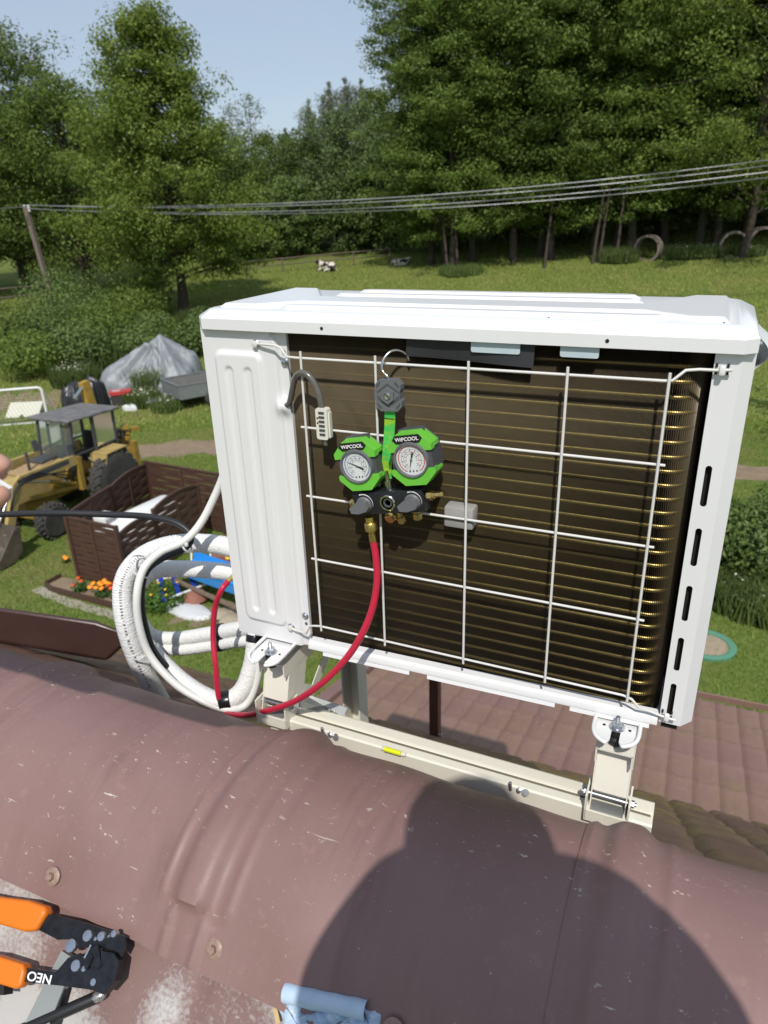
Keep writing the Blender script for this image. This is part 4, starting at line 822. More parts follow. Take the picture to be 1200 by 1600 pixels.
# ================================================================ people (outside the picture except one hand)
SKIN = mat('skin', (.50, .26, .185), .5, col2=(.56, .32, .24), vs=30); 
def skin_body(name, J, E, m, root, label, sub=2):
    """J: joint -> (pos, radius); E: edges"""
    ids = {k: i for i, k in enumerate(J)}; me = bpy.data.meshes.new(name); org = Vector(J[root][0])
    me.from_pydata([tuple(Vector(p)-org) for p, r in J.values()], [(ids[a], ids[b]) for a, b in E], [])
    o = bpy.data.objects.new(name, me); COL.objects.link(o); o.location = org; o.modifiers.new('skin', 'SKIN').use_smooth_shade = True
    sv = me.skin_vertices[0].data
    for (p, r), s in zip(J.values(), sv): s.radius = (r, r) if not isinstance(r, tuple) else r
    sv[ids[root]].use_root = True; s = o.modifiers.new('sub', 'SUBSURF'); s.levels = s.render_levels = sub; me.materials.append(m); return tag(o, label, 'person')
JACK = mat('work_clothes', (.05, .07, .11), .85)
J = {'pelvis': ((.14, -.32, 6.33), .15), 'waist': ((.15, -.26, 6.55), .14), 'chest': ((.15, -.17, 6.82), .15), 'neck': ((.13, -.13, 7.08), .11), 'jaw': ((.11, -.10, 7.18), .125), 'head': ((.11, -.10, 7.27), .118), 'crown': ((.115, -.11, 7.335), .095),
     'col': ((.235, -.12, 7.185), .135), 'coll': ((.005, -.12, 7.11), .115), 'shr': ((.345, -.12, 7.07), .115), 'elr': ((.35, -.12, 6.83), .075), 'wrr': ((.2, -.06, 6.84), .04), 'har': ((.11, -.04, 6.92), .035),
     'shl': ((-.02, -.14, 7.0), .09), 'ell': ((-.13, -.10, 6.76), .06), 'wrl': ((-.02, -.06, 6.86), .035), 'hal': ((.02, -.035, 6.92), .032),
     'hipr': ((.25, -.34, 6.25), .11), 'knr': ((.27, -.20, 5.82), .08), 'anr': ((.27, -.30, 5.42), .05), 'tor': ((.28, -.16, 5.48), .045),
     'hipl': ((.04, -.34, 6.25), .11), 'knl': ((.0, -.20, 5.82), .08), 'anl': ((-.01, -.30, 5.42), .05), 'tol': ((-.02, -.16, 5.48), .045)}
E_ = [('pelvis', 'waist'), ('waist', 'chest'), ('chest', 'neck'), ('neck', 'jaw'), ('jaw', 'head'), ('head', 'crown'), ('chest', 'col'), ('col', 'shr'), ('shr', 'elr'), ('elr', 'wrr'), ('wrr', 'har'), ('chest', 'coll'), ('coll', 'shl'), ('shl', 'ell'), ('ell', 'wrl'), ('wrl', 'hal'),
      ('pelvis', 'hipr'), ('hipr', 'knr'), ('knr', 'anr'), ('anr', 'tor'), ('pelvis', 'hipl'), ('hipl', 'knl'), ('knl', 'anl'), ('anl', 'tol')]
skin_body('person', J, E_, JACK, 'pelvis', 'person in dark work clothes whose head and shoulders shade the ridge')
ph = MB(cam.matrix_world.copy()); ph.box((.018, -.05, .012), (.076, .155, .009), bev=.003)
tag(ph.build('phone', mat('black_plastic', (.014, .014, .016), .45), None, 30, loc=(0, 0, 7)), 'dark phone held up by the person on the roof', 'phone')
# helper at the left edge, reaching in with one hand
def hv(u, v, d): return None
H0 = Vector((-0.5339, 0.3377, 6.8087)); 
hx = (Vector((-0.5119, 0.3703, 6.8093)) - Vector((-0.5339, 0.3377, 6.8087))).normalized()
J = {'pelvis': ((-1.75, -.35, 6.15), .15), 'chest': ((-1.62, -.12, 6.75), .16), 'neck': ((-1.6, -.06, 7.0), .055), 'jaw': ((-1.58, -.02, 7.12), .07), 'head': ((-1.57, -.01, 7.21), .09), 'crown': ((-1.57, -.02, 7.29), .06),
     'shr': ((-1.42, -.06, 6.96), .07), 'elr': ((-1.05, .14, 7.08), .05), 'wrr': (tuple(Vector((-0.5426, 0.3212, 6.8050))), .028), 'palm': (tuple(H0), (.036, .017)),
     'shl': ((-1.82, -.06, 6.92), .07), 'ell': ((-1.9, .05, 6.66), .05), 'wrl': ((-1.85, .25, 6.6), .028), 'hal': ((-1.83, .33, 6.6), .03),
     'hipr': ((-1.66, -.36, 6.08), .10), 'knr': ((-1.62, -.2, 5.68), .075), 'anr': ((-1.64, -.32, 5.38), .05), 'hipl': ((-1.85, -.36, 6.08), .10), 'knl': ((-1.88, -.2, 5.68), .075), 'anl': ((-1.88, -.32, 5.38), .05)}
E_ = [('pelvis', 'chest'), ('chest', 'neck'), ('neck', 'jaw'), ('jaw', 'head'), ('head', 'crown'), ('chest', 'shr'), ('shr', 'elr'), ('elr', 'wrr'), ('wrr', 'palm'), ('chest', 'shl'), ('shl', 'ell'), ('ell', 'wrl'), ('wrl', 'hal'), ('pelvis', 'hipr'), ('hipr', 'knr'), ('knr', 'anr'), ('pelvis', 'hipl'), ('hipl', 'knl'), ('knl', 'anl')]
fing = {'index': ([(-0.5221, 0.3439, 6.8220), (-0.5068, 0.3505, 6.8270), (-0.4954, 0.3558, 6.8233), (-0.4916, 0.3570, 6.8154)], .0088), 'middle': ([(-0.5332, 0.3525, 6.8167), (-0.5215, 0.3614, 6.8184), (-0.5115, 0.3633, 6.8118), (-0.5058, 0.3596, 6.8067)], .009), 'ring': ([(-0.5413, 0.3542, 6.8074), (-0.5346, 0.3631, 6.8051), (-0.5217, 0.3615, 6.8017), (-0.5165, 0.3573, 6.7972)], .0085), 'little': ([(-0.5459, 0.3527, 6.8001), (-0.5403, 0.3588, 6.7957), (-0.5286, 0.3563, 6.7937), (-0.5241, 0.3521, 6.7914)], .0075), 'thumb': ([(-0.5192, 0.3256, 6.7990), (-0.5027, 0.3297, 6.7955), (-0.4914, 0.3385, 6.7980), (-0.4867, 0.3519, 6.8032)], .0098)}
for nm, (pts, r) in fing.items():
    prev = 'palm'
    for k, p in enumerate(pts): J[nm+str(k)] = (p, r*(1.05-.08*k)); E_.append((prev, nm+str(k))); prev = nm+str(k)
hp_ = skin_body('person', J, E_, SKIN, 'pelvis', 'person kneeling off the left edge with only fingertips showing')
b = MB()
def cloth(A, B, r0, r1): b.tube([A, Vector(A).lerp(Vector(B), .5), B], [r0, (r0+r1)/2, r1], 14)
cloth(J['shr'][0], J['elr'][0], .085, .066); cloth(J['elr'][0], Vector(J['elr'][0]).lerp(Vector(J['wrr'][0]), .5), .066, .05); cloth((-1.76, -.37, 6.1), (-1.61, -.09, 6.92), .19, .18); cloth(J['shl'][0], J['ell'][0], .085, .066); cloth(J['hipr'][0], J['knr'][0], .12, .09); cloth(J['hipl'][0], J['knl'][0], .12, .09)
b.v = [v - hp_.location for v in b.v]; o = b.build('work_jacket', JACK, None, 60); o.parent = hp_
tag(MB().box((-0.5016, 0.3536, 6.8017), (.022, .004, .012), Matrix.Rotation(.4, 4, 'Y')).build('plastic_scrap', WHITE, None, 0, loc=(-0.5016, 0.3536, 6.8017)), 'small white scrap pinched between the fingertips at the left edge', 'scrap')
# ================================================================ the yard below
DKW = mat('dark_brown_wood', (.066, .030, .020), .6, col2=(.092, .046, .032), vs=6, stretch=(8, 8, 1), bump=.1, bs=30)
YEL = mat('machine_yellow', (.44, .28, .035), .55, col2=(.20, .13, .04), vs=5, var=.8); YEL2 = mat('faded_cream_yellow', (.50, .38, .13), .6, col2=(.30, .21, .08), vs=5, var=.8)
TYRE = mat('tyre_rubber', (.035, .034, .033), .8, col2=(.07, .065, .06), vs=6); DKM = mat('dark_grey_metal', (.05, .052, .056), .5, col2=(.08, .08, .08), vs=5)
ROOFG = mat('cab_roof_felt', (.10, .098, .10), .75, col2=(.22, .215, .21), vs=5, var=.7, bump=.5, bs=8)
WINDM = mat('dull_glass', (.45, .52, .5), .1, trans=.85, spec=.4)
# ---- woven fence enclosure round the gas tank
enc = thing('woven_fence_enclosure', 'dark brown woven slat fence panels enclosing a white gas tank', 'fence', (-10.8, 10.6, 0))
c0 = Vector((-10.0, 9.19, 0)); c1 = Vector((-11.35, 9.23, 0)); c2 = Vector((-10.03, 11.72, 0)); c3 = Vector(((-12.4077, 12.6272)[0], (-12.4077, 12.6272)[1], 0))
cb = Vector((-11.9822, 12.2883, 1.5000)); cb.z = 0; cl_ = c1.lerp(cb, .5)
slat_mesh = {}
def panel(a, b, h, arch, n=13, steps=2):
    a = Vector(a); b = Vector(b); L = (b-a).length; d = (b-a).normalized(); nr = Vector((-d.y, d.x, 0)); ang = math.atan2(d.y, d.x)
    for p in (a, b):
        MB().box((p.x, p.y, (h+.04)/2), (.07, .07, h+.04), rz4(ang)).build('post', DKW, enc, 0)
    sp = h/n
    for k in range(n):
        z = .06 + k*sp; zt = z + sp*.42
        def top(u): return h + arch*(4*u*(1-u)) - (arch if arch < 0 else 0)*0
        m = MB(); N_ = 12; vs = []
        for q in range(N_+1):
            u = q/N_; p = a.lerp(b, u) + nr*(.010*math.sin(u*math.pi*steps*2)*(1 if k % 2 else -1))
            lim = top(u); z0 = min(z, lim-.02); z1 = min(z+sp*.90, lim)
            vs += [(p.x+nr.x*.005, p.y+nr.y*.005, z0), (p.x+nr.x*.005, p.y+nr.y*.005, z1), (p.x-nr.x*.005, p.y-nr.y*.005, z0), (p.x-nr.x*.005, p.y-nr.y*.005, z1)]
        fs = []
        for q in range(N_): o = q*4; fs += [(o, o+4, o+5, o+1), (o+2, o+3, o+7, o+6), (o+1, o+5, o+7, o+3), (o, o+2, o+6, o+4)]
        m.add(vs, fs).build('slat', DKW, enc, 40, fix=False)
    if arch > 0:     # extra slats under the arch
        ex = int(arch/sp)+1
        for k in range(ex):
            z = h + k*sp; m = MB(); vs = []; N_ = 12
            us = [u for u in [q/24 for q in range(25)] if h + arch*4*u*(1-u) > z+.02]
            if len(us) < 3: continue
            for u in us:
                p = a.lerp(b, u); z1 = min(z+sp*.9, h + arch*4*u*(1-u)); vs += [(p.x+nr.x*.006, p.y+nr.y*.006, z), (p.x+nr.x*.006, p.y+nr.y*.006, z1), (p.x-nr.x*.006, p.y-nr.y*.006, z), (p.x-nr.x*.006, p.y-nr.y*.006, z1)]
            fs = []
            for q in range(len(us)-1): o = q*4; fs += [(o, o+4, o+5, o+1), (o+2, o+3, o+7, o+6), (o+1, o+5, o+7, o+3)]
            m.add(vs, fs).build('slat', DKW, enc, 40, fix=False)
    rr = [a.lerp(b, u/16) + Vector((0, 0, h + arch*4*(u/16)*(1-u/16) + .015)) for u in range(17)]
    m = MB()
    for p, q in zip(rr[:-1], rr[1:]): m.beam(p, q, .05, .035)
    m.build('top_rail', DKW, enc, 0)
    for u in (.5,):
        p = a.lerp(b, u); MB().box((p.x, p.y, h/2), (.045, .045, h), rz4(ang)).build('upright', DKW, enc, 0)
mid = c0.lerp(c2, .42)
panel(c0, c1, 1.42, .0); panel(c0, mid, 1.22, .10); panel(mid, c2, 1.35, .12)
panel(c1, cl_, 1.45, .02); panel(cl_, cb, 1.42, .09); panel(cb, cb.lerp(c2, 1.0) + Vector((.25, .45, 0)), 1.5, 0)
tank = thing('gas_tank', 'white horizontal gas tank inside the brown woven fence', 'tank', (-10.75, 10.55, 0))
TKW = mat('tank_white', (.80, .80, .79), .45)
ta = Vector((-10.78, 9.75, .72)); tb_ = Vector((-10.62, 11.35, .72)); td = (tb_-ta).normalized(); TL = (tb_-ta).length
MB().lathe([(0, -.28), (.25, -.24), (.40, -.14), (.47, 0), (.47, TL), (.40, TL+.14), (.25, TL+.24), (0, TL+.28)], ta, td, 32).build('vessel', TKW, tank, 50)
vb = MB().box((-10.86, 9.75, 1.25), (.34, .34, .22), bev=.05).build('valve_cover', TKW, tank, 40)
b = MB()
for k in range(5): b.box((-10.69, 9.64+.05*k, 1.24), (.004, .02, .1))
b.build('vent_slot', DKM, vb, 0)['kind'] = 'stuff'
for q in (.3, 1.3):
    p = ta + td*q; MB().box((p.x, p.y, .14), (.6, .1, .28)).build('cradle', DKM, tank, 0)
MB().tube(catmull([(-10.9, 9.5, 1.2), (-10.98, 9.45, 1.22), (-11.05, 9.5, .9), (-11.1, 9.5, .3)], 6), .012, 8).build('gas_line', mat('yellow_pipe', (.6, .6, .08), .5), tank, 50)
# ---- flower bed
bed = thing('flower_bed', 'low brown edged flower bed at the foot of the woven fence', 'flower bed', (-10.4, 8.8, 0))
EDG = mat('brown_plastic_edging', (.075, .04, .028), .5)
bp_ = [(-11.72, 9.1), (-11.75, 8.72), (-11.45, 8.62), (-9.5, 8.58), (-9.3, 8.75), (-9.35, 9.1)]
for p, q in zip(bp_[:-1], bp_[1:]): MB().beam((*p, .06), (*q, .06), .035, .14).build('edging', EDG, bed, 0)
b = MB(); b.prism(bp_, -.05, .05); b.build('soil', DIRT, bed, 0)
PETAL = mat('marigold_orange', (.85, .22, .01), .6, col2=(.9, .36, .01), vs=40); PETR = mat('marigold_red', (.62, .07, .01), .6); LEAFP = leafmat('plant_leaf', (.05, .12, .02), (.10, .18, .03))
def leaf_cluster(n, c, rad, size, flat=.7, rng=RNG, up=.35):
    """n small quads in an ellipsoid, denser to the outside -> verts, faces"""
    d = rng.normal(size=(n, 3)); d /= np.linalg.norm(d, axis=1)[:, None]; r = rng.random(n)**.4
    P = np.asarray(c) + d*r[:, None]*np.asarray(rad)
    nrm = rng.normal(size=(n, 3))*.55 + d*.95 + np.array([0, 0, up]); nrm /= np.linalg.norm(nrm, axis=1)[:, None]
    t = np.cross(nrm, rng.normal(size=(n, 3))); t /= np.linalg.norm(t, axis=1)[:, None]; s = np.cross(nrm, t)
    L = size*(.6+.8*rng.random(n))[:, None]; W = L*flat
    V = np.stack([P-t*L*.5, P+s*W*.35-t*L*.05, P+t*L*.5, P-s*W*.35-t*L*.05], 1).reshape(-1, 3)
    return V, np.arange(4*n).reshape(-1, 4)
def plant(name, label, cat, p, rad, h, n, size, m, group=None, stems=4, flowers=None):
    z = gz(p[0], p[1]); t = thing(name, label, cat, (p[0], p[1], z), group)
    b = MB()
    for k in range(stems): a = k*2.4; b.cyl((p[0], p[1], z-.02), (p[0]+rad*.6*math.cos(a), p[1]+rad*.6*math.sin(a), z+h*.7), max(.006, h*.012), max(.003, h*.005), 6)
    b.build('stem', mat('green_stem', (.08, .12, .03), .7), t, 0)
    V, F = leaf_cluster(n, (0, 0, h*.55), (rad, rad, h*.5), size); mesh_arr('foliage', V, F, m, parent=t)
    if flowers:
        fm, nf, fr = flowers
        for k in range(nf):
            a = k*2.399; r = rad*math.sqrt((k+.5)/nf); fp = (p[0]+r*math.cos(a), p[1]+r*math.sin(a), z+h*random.uniform(.95, 1.15))
            MB().lathe([(0, -fr*.5), (fr*.8, -fr*.2), (fr, .1*fr), (fr*.75, .4*fr), (fr*.3, .55*fr), (0, .6*fr)], fp, (random.uniform(-.3, .3), random.uniform(-.6, 0), 1), 9).build('flower', fm, t, 60)
    return t
plant('marigold_plant', 'marigold plant with orange blooms near the middle of the flower bed', 'flower', (-10.3107, 8.8017), .2, .3, 260, .06, LEAFP, 'marigolds in the bed', flowers=(PETAL, 9, .055))
plant('marigold_plant', 'small marigold plant with a few red blooms beside the fence corner', 'flower', (-10.8520, 8.7819), .17, .28, 240, .06, LEAFP, 'marigolds in the bed', flowers=(PETR, 3, .045))
plant('marigold_plant', 'marigold plant with orange red blooms next to the white pipe loop', 'flower', (-9.9576, 8.8505), .18, .32, 240, .06, LEAFP, 'marigolds in the bed', flowers=(PETR, 6, .05))
plant('marigold_plant', 'single orange marigold in the lawn left of the fence', 'flower', (-12.2201, 9.6788), .08, .12, 60, .05, LEAFP, 'marigolds in the bed', flowers=(PETAL, 2, .05))
# ---- backhoe loader
def build_tractor(loc, rz):
    t = thing('backhoe_loader', 'old yellow backhoe loader with a dark open cab parked on the lawn', 'tractor', loc, rz=rz)
    B = lambda b, n, m, par=t, sm=20: b.build(n, m, par, sm)
    def wheel(x, y, r, w, rim):
        d = (0, 1, 0); y0 = y-w/2
        tr = MB().lathe([(r*.58, 0), (r*.80, -.01), (r*.95, .03), (r, w*.2), (r, w*.8), (r*.95, w-.03), (r*.80, w+.01), (r*.58, w)], (x, y0, r), d, 36)
        for k in range(22):
            a = 2*math.pi*k/22
            for s in (0, 1):
                c = Vector((x+math.cos(a+s*.14)*r*.995, y0+w*(.27+.46*s), r+math.sin(a+s*.14)*r*.995)); M_ = Matrix.Translation(c) @ Matrix.Rotation(-(a+s*.14)+math.pi/2, 4, 'Y') @ Matrix.Rotation(R(35)*(1 if s else -1), 4, 'Z'); tr.box((0, 0, 0), (.05, w*.55, .05), M_)
        wh = B(tr, 'wheel', TYRE, sm=30)
        B(MB().lathe([(0, w*.45), (r*.2, w*.45), (r*.25, w*.3), (r*.5, w*.25), (r*.56, w*.02), (r*.6, 0), (r*.6, w), (r*.5, w*.75), (r*.2, w*.6), (0, w*.6)], (x, y0, r), d, 28), 'rim', rim, wh, 30)
    wheel(0, .82, .74, .40, YEL2); wheel(0, -.82, .74, .40, YEL2); wheel(2.05, .72, .42, .26, YEL2); wheel(2.05, -.72, .42, .26, YEL2)
    b = MB(); b.box((1.0, 0, .85), (2.5, .42, .45), bev=.03); b.box((.1, 0, .8), (.7, .9, .5), bev=.04); b.box((2.05, 0, .5), (.2, 1.2, .16)); B(b, 'chassis', YEL)
    b = MB(); b.prism([(1.05, .95), (2.5, .95), (2.56, 1.05), (2.52, 1.42), (2.3, 1.5), (1.05, 1.58)], -.33, .33, Matrix(((1, 0, 0, 0), (0, 0, 1, 0), (0, 1, 0, 0), (0, 0, 0, 1)))); hd = B(b, 'bonnet', YEL2)
    b = MB()
    for k in range(5): b.box((2.55, 0, 1.05+.07*k), (.03, .5, .03))
    B(b, 'grille', DKM, hd, 0)['kind'] = 'stuff'
    b = MB(); b.box((1.72, 0, 1.56), (1.0, .5, .03), Matrix.Rotation(R(3), 4, 'Y'), bev=.01); B(b, 'timber_board', mat('raw_board', (.45, .30, .16), .8, col2=(.3, .2, .1), vs=12), hd, 0)
    for s in (1, -1):
        b = MB(); b.box((-.05, s*.78, 1.52), (.75, .46, .05), bev=.02); b.box((.36, s*.78, 1.30), (.05, .46, .44), Matrix.Rotation(R(-18), 4, 'Y')); b.box((-.45, s*.78, 1.42), (.05, .46, .25), Matrix.Rotation(R(25), 4, 'Y')); b.box((0, s*.56, 1.25), (.75, .03, .55)); B(b, 'mudguard', YEL2)
    # cab
    FP, RP = .95, -.55; ZB, ZT = 1.3, 2.42
    for x, y, xt in ((FP, .52, .78), (FP, -.52, .78), (RP, .55, RP-.05), (RP, -.55, RP-.05), (.18, .58, .15), (.18, -.58, .15)):
        B(MB().beam((x, y, ZB-.2), (xt, y, ZT), .06, .07), 'cab_post', DKM, sm=0)
    b = MB(); b.box((.08, 0, ZT+.03), (1.75, 1.32, .07), Matrix.Rotation(R(-3), 4, 'Y'), bev=.025); rf = B(b, 'cab_roof', ROOFG)
    b = MB()
    for k in range(7): b.box((.8+random.uniform(-.1, .1), -.5+.16*k, ZT+.02), (.1, .12, .06), rz4(random.uniform(-.5, .5)))
    B(b, 'roof_edge', mat('pale_torn_felt', (.4, .39, .37), .8), rf, 0)['kind'] = 'stuff'
    b = MB(); b.add([(FP-.02, -.5, ZB), (FP-.02, .5, ZB), (.79, .5, ZT-.03), (.79, -.5, ZT-.03)], [(0, 1, 2, 3)]); B(b, 'windscreen', WINDM, sm=0)
    for s in (1, -1):
        b = MB(); b.add([(RP, s*.56, 1.62), (.16, s*.585, 1.62), (.16, s*.585, ZT-.03), (RP-.03, s*.56, ZT-.03)], [(0, 1, 2, 3)]); B(b, 'side_window', WINDM, sm=0)
        B(MB().beam((RP, s*.57, 1.62), (.9, s*.56, 1.62), .03, .04), 'window_rail', DKM, sm=0)
        b = MB(); b.beam((FP, s*.54, 1.3), (FP+.05, s*.56, 1.95), .16, .03, (0, 1, 0)); B(b, 'front_panel', mat('grey_canvas', (.1, .105, .11), .6), sm=0)
    b = MB(); b.box((-.1, 0, 1.35), (.45, .5, .12), bev=.04); b.box((-.33, 0, 1.62), (.1, .48, .5), bev=.04); B(b, 'seat', BLACKR)
    b = MB(); b.lathe([(.19, -.015), (.205, 0), (.19, .015), (.175, 0), (.19, -.015)], (.5, 0, 1.68), (-.5, 0, .86), 20); b.cyl((.72, 0, 1.2), (.5, 0, 1.68), .02); B(b, 'steering_wheel', BLACKR, sm=40)
    for y in (.4, -.4): B(MB().lathe([(.0, -.08), (.08, -.06), (.10, 0), (.085, .01), (0, .015)], (1.35, y*1.3, 1.12), (1, 0, 0), 16), 'headlamp', CHROME, sm=40)
    b = MB()
    for k in range(26): b.box((random.uniform(.5, 1.6), random.choice((-1, 1))*random.uniform(.28, .5), random.uniform(.75, 1.25)), (random.uniform(.05, .25), .1, random.uniform(.05, .2)), Matrix.Rotation(random.uniform(-.6, .6), 4, 'Y'))
    B(b, 'engine_parts', YEL, sm=0)['kind'] = 'stuff'
    # loader
    for s in (1, -1):
        y = s*.58
        b = MB(); b.prism([(.72, 1.55), (.95, 1.66), (2.55, 1.70), (2.78, 1.56), (3.25, .55), (3.08, .46), (2.58, 1.44), (2.45, 1.50), (.95, 1.42)], y-.05, y+.05, Matrix(((1, 0, 0, 0), (0, 0, 1, 0), (0, 1, 0, 0), (0, 0, 0, 1)))); la = B(b, 'loader_arm', YEL2)
        b = MB(); b.box((1.8, y+s*.052, 1.58), (1.3, .004, .12)); B(b, 'dark_stripe', DKM, la, 0)
        if s > 0: text_part('MF', .16, Matrix.Translation((2.55, y+.056, 1.58)) @ Matrix.Rotation(math.pi, 4, 'Z') @ Matrix.Rotation(R(90), 4, 'X'), INK, la)
        B(MB().beam((.85, y, .75), (.85, y, 1.6), .12, .14), 'loader_tower', YEL, sm=0)
        B(MB().beam((.9, y*.85, .85), (2.3, y*.85, 1.05), .07, .09), 'side_brace', YEL, sm=0)
        b = MB(); b.cyl((1.0, y*.9, .95), (1.7, y*.9, 1.25), .05); B(b, 'ram', YEL, sm=40)
        B(MB().cyl((1.7, y*.9, 1.25), (2.5, y*.9, 1.52), .028), 'ram_rod', CHROME, sm=40)
        B(MB().cyl((2.75, y*.9, 1.45), (3.3, y*.9, .8), .03), 'tilt_rod', CHROME, sm=40)
    b = MB(); pr = [(3.1, .75), (3.2, .20), (3.45, .04), (4.0, .02), (3.98, .05), (3.5, .09), (3.28, .24), (3.22, .80)]
    b.plate(pr, [], -.95, .95, Matrix(((1, 0, 0, 0), (0, 0, 1, 0), (0, 1, 0, 0), (0, 0, 0, 1)))); BK = mat('worn_bucket_steel', (.11, .09, .075), .55, .4, col2=(.2, .16, .13), vs=4); bk_ = B(b, 'loader_bucket', BK)
    for s in (1, -1):
        b = MB(); b.plate([(3.12, .78), (3.2, .20), (3.45, .04), (3.98, .03), (3.3, .74)], [], s*.95-.012, s*.95+.012, Matrix(((1, 0, 0, 0), (0, 0, 1, 0), (0, 1, 0, 0), (0, 0, 0, 1)))); B(b, 'bucket_side', BK, bk_)
    # backhoe
    b = MB(); b.box((-.95, 0, .9), (.25, 1.2, .7), bev=.03); b.box((-1.12, .1, 1.1), (.2, .45, .6), bev=.03); B(b, 'rear_frame', YEL)
    b = MB(); b.beam((-1.15, -.5, 1.0), (-1.0, -.62, 2.95), .16, .26, (1, 0, 0)); bo = B(b, 'boom', mat('boom_yellow', (.50, .30, .03), .55, col2=(.3, .19, .04), vs=5), sm=0)
    b = MB(); b.beam((-1.0, -.62, 2.95), (-1.3, -.8, 1.4), .13, .18, (1, 0, 0)); B(b, 'dipper', MATS['boom_yellow'], sm=0)
    B(MB().cyl((-.95, -.6, 2.85), (-.55, -.6, 2.6), .045), 'boom_ram', CHROME, sm=40)
    b = MB(); b.prism([(-1.65, 1.5), (-1.95, 1.4), (-2.0, 1.0), (-1.75, .85), (-1.7, 1.15)], -.85, -.4, Matrix(((1, 0, 0, 0), (0, 0, 1, 0), (0, 1, 0, 0), (0, 0, 0, 1)))); B(b, 'digger_bucket', BK)
    b = MB()
    for k in range(8): b.box((-1.12+random.uniform(-.12, .12), .45+random.uniform(-.3, .3), 1.25+.08*k), (random.uniform(.08, .2), random.uniform(.05, .2), .1), rz4(k))
    B(b, 'valve_levers', YEL, sm=0)['kind'] = 'stuff'
    for s in (1, -1): b = MB(); b.beam((-.98, s*.72, 1.45), (-1.0, s*.72, .35), .14, .16, (1, 0, 0)); b.box((-1.0, s*.72, .3), (.4, .3, .06)); B(b, 'stabiliser', YEL, sm=0)
    b = MB()
    for k in range(6): b.tube(catmull([(-.9, -.3+.12*k, 1.25), (-1.1, -.35+.13*k, 1.6+.06*(k % 3)), (-1.2, -.2+.1*k, 1.2)], 5), .018, 6)
    B(b, 'hydraulic_hose', BLACKR, sm=60)['kind'] = 'stuff'
    for s in (1, -1):
        for q in range(3): B(MB().tube(catmull([(.9, s*(.5+.02*q), 1.0+.1*q), (1.4, s*(.62+.02*q), 1.25+.08*q), (2.1, s*(.64+.02*q), 1.62-.05*q), (2.7, s*(.64+.02*q), 1.5), (3.0, s*.62, .95+.05*q)], 5), .016, 6), 'loader_hose', BLACKR, sm=60)
    for k in range(5): B(MB().tube(catmull([(.75, .1*k-.2, 1.35), (.68, .1*k-.2, 1.65), (.6, .1*k-.2, 1.78)], 4), .012, 6), 'control_lever', DKM, sm=60)
    b = MB(); b.box((.55, .64, .75), (.5, .16, .05)); b.box((.55, .68, .55), (.35, .1, .04)); B(b, 'step_plate', DKM, sm=0)['kind'] = 'stuff'
    B(MB().box((1.3, -.02, 1.62), (.5, .45, .1), bev=.03), 'battery_cover', DKM)
    B(MB().tube([(1.9, .18, 1.5), (1.9, .18, 2.0)], .035, 10), 'exhaust', DKM, sm=40)
    return t
build_tractor((-14.3, 12.65, 0), math.atan2(-1, .03))
# ---- football goal
gg = Vector((-21.0821, 17.3300, 0.0638)); goal = thing('football_goal', 'small white tubular football goal with net at the left edge', 'goal', gg)
GW = mat('goal_white', (.75, .75, .73), .45); gdir = Vector((-.79, -.61, 0)); gbk = Vector((.35, -.94, 0)) * -1
gA = gg.copy(); gB = gg + gdir*2.6; gh = 1.45
gA0 = gA + Vector((0, 0, .03)); 
MB().tube([gA0, gA + Vector((0, 0, gh-.12)), gA + gdir*.03 + Vector((0, 0, gh-.04)), gA + gdir*.12 + Vector((0, 0, gh)), gB + Vector((0, 0, gh)), gB + Vector((0, 0, 0))], .045, 12).build('front_frame', GW, goal, 50)
bk0 = Vector((.72, .55, 0))*.9; bk0 = Vector((.55, -.62, 0)).normalized()*0 + Vector((-.3, .95, 0)).normalized()*.8
MB().tube([gA0 + Vector((.02, 0, 0)), gA0 + bk0, gB + bk0 + Vector((0, 0, .03)), gB + Vector((0, 0, .03))], .035, 10).build('ground_frame', GW, goal, 40)
MB().tube([gA + Vector((0, 0, gh-.06)) , gA0 + bk0], .022, 8).build('rear_stay', GW, goal, 40)
b = MB()
for k in range(1, 13):
    u = k/13; p = (gA + Vector((0, 0, gh))).lerp(gA + bk0, u); q = (gB + Vector((0, 0, gh))).lerp(gB + bk0, u); b.tube([p, p.lerp(q, .5) - Vector((0, 0, .02)), q], .004, 4)
for k in range(1, 20):
    u = k/20; p = (gA + Vector((0, 0, gh))).lerp(gB + Vector((0, 0, gh)), u); q = (gA + bk0).lerp(gB + bk0, u); b.tube([p, q], .004, 4)
b.build('net', mat('net_white', (.5, .5, .48), .7), goal, 0)['kind'] = 'stuff'
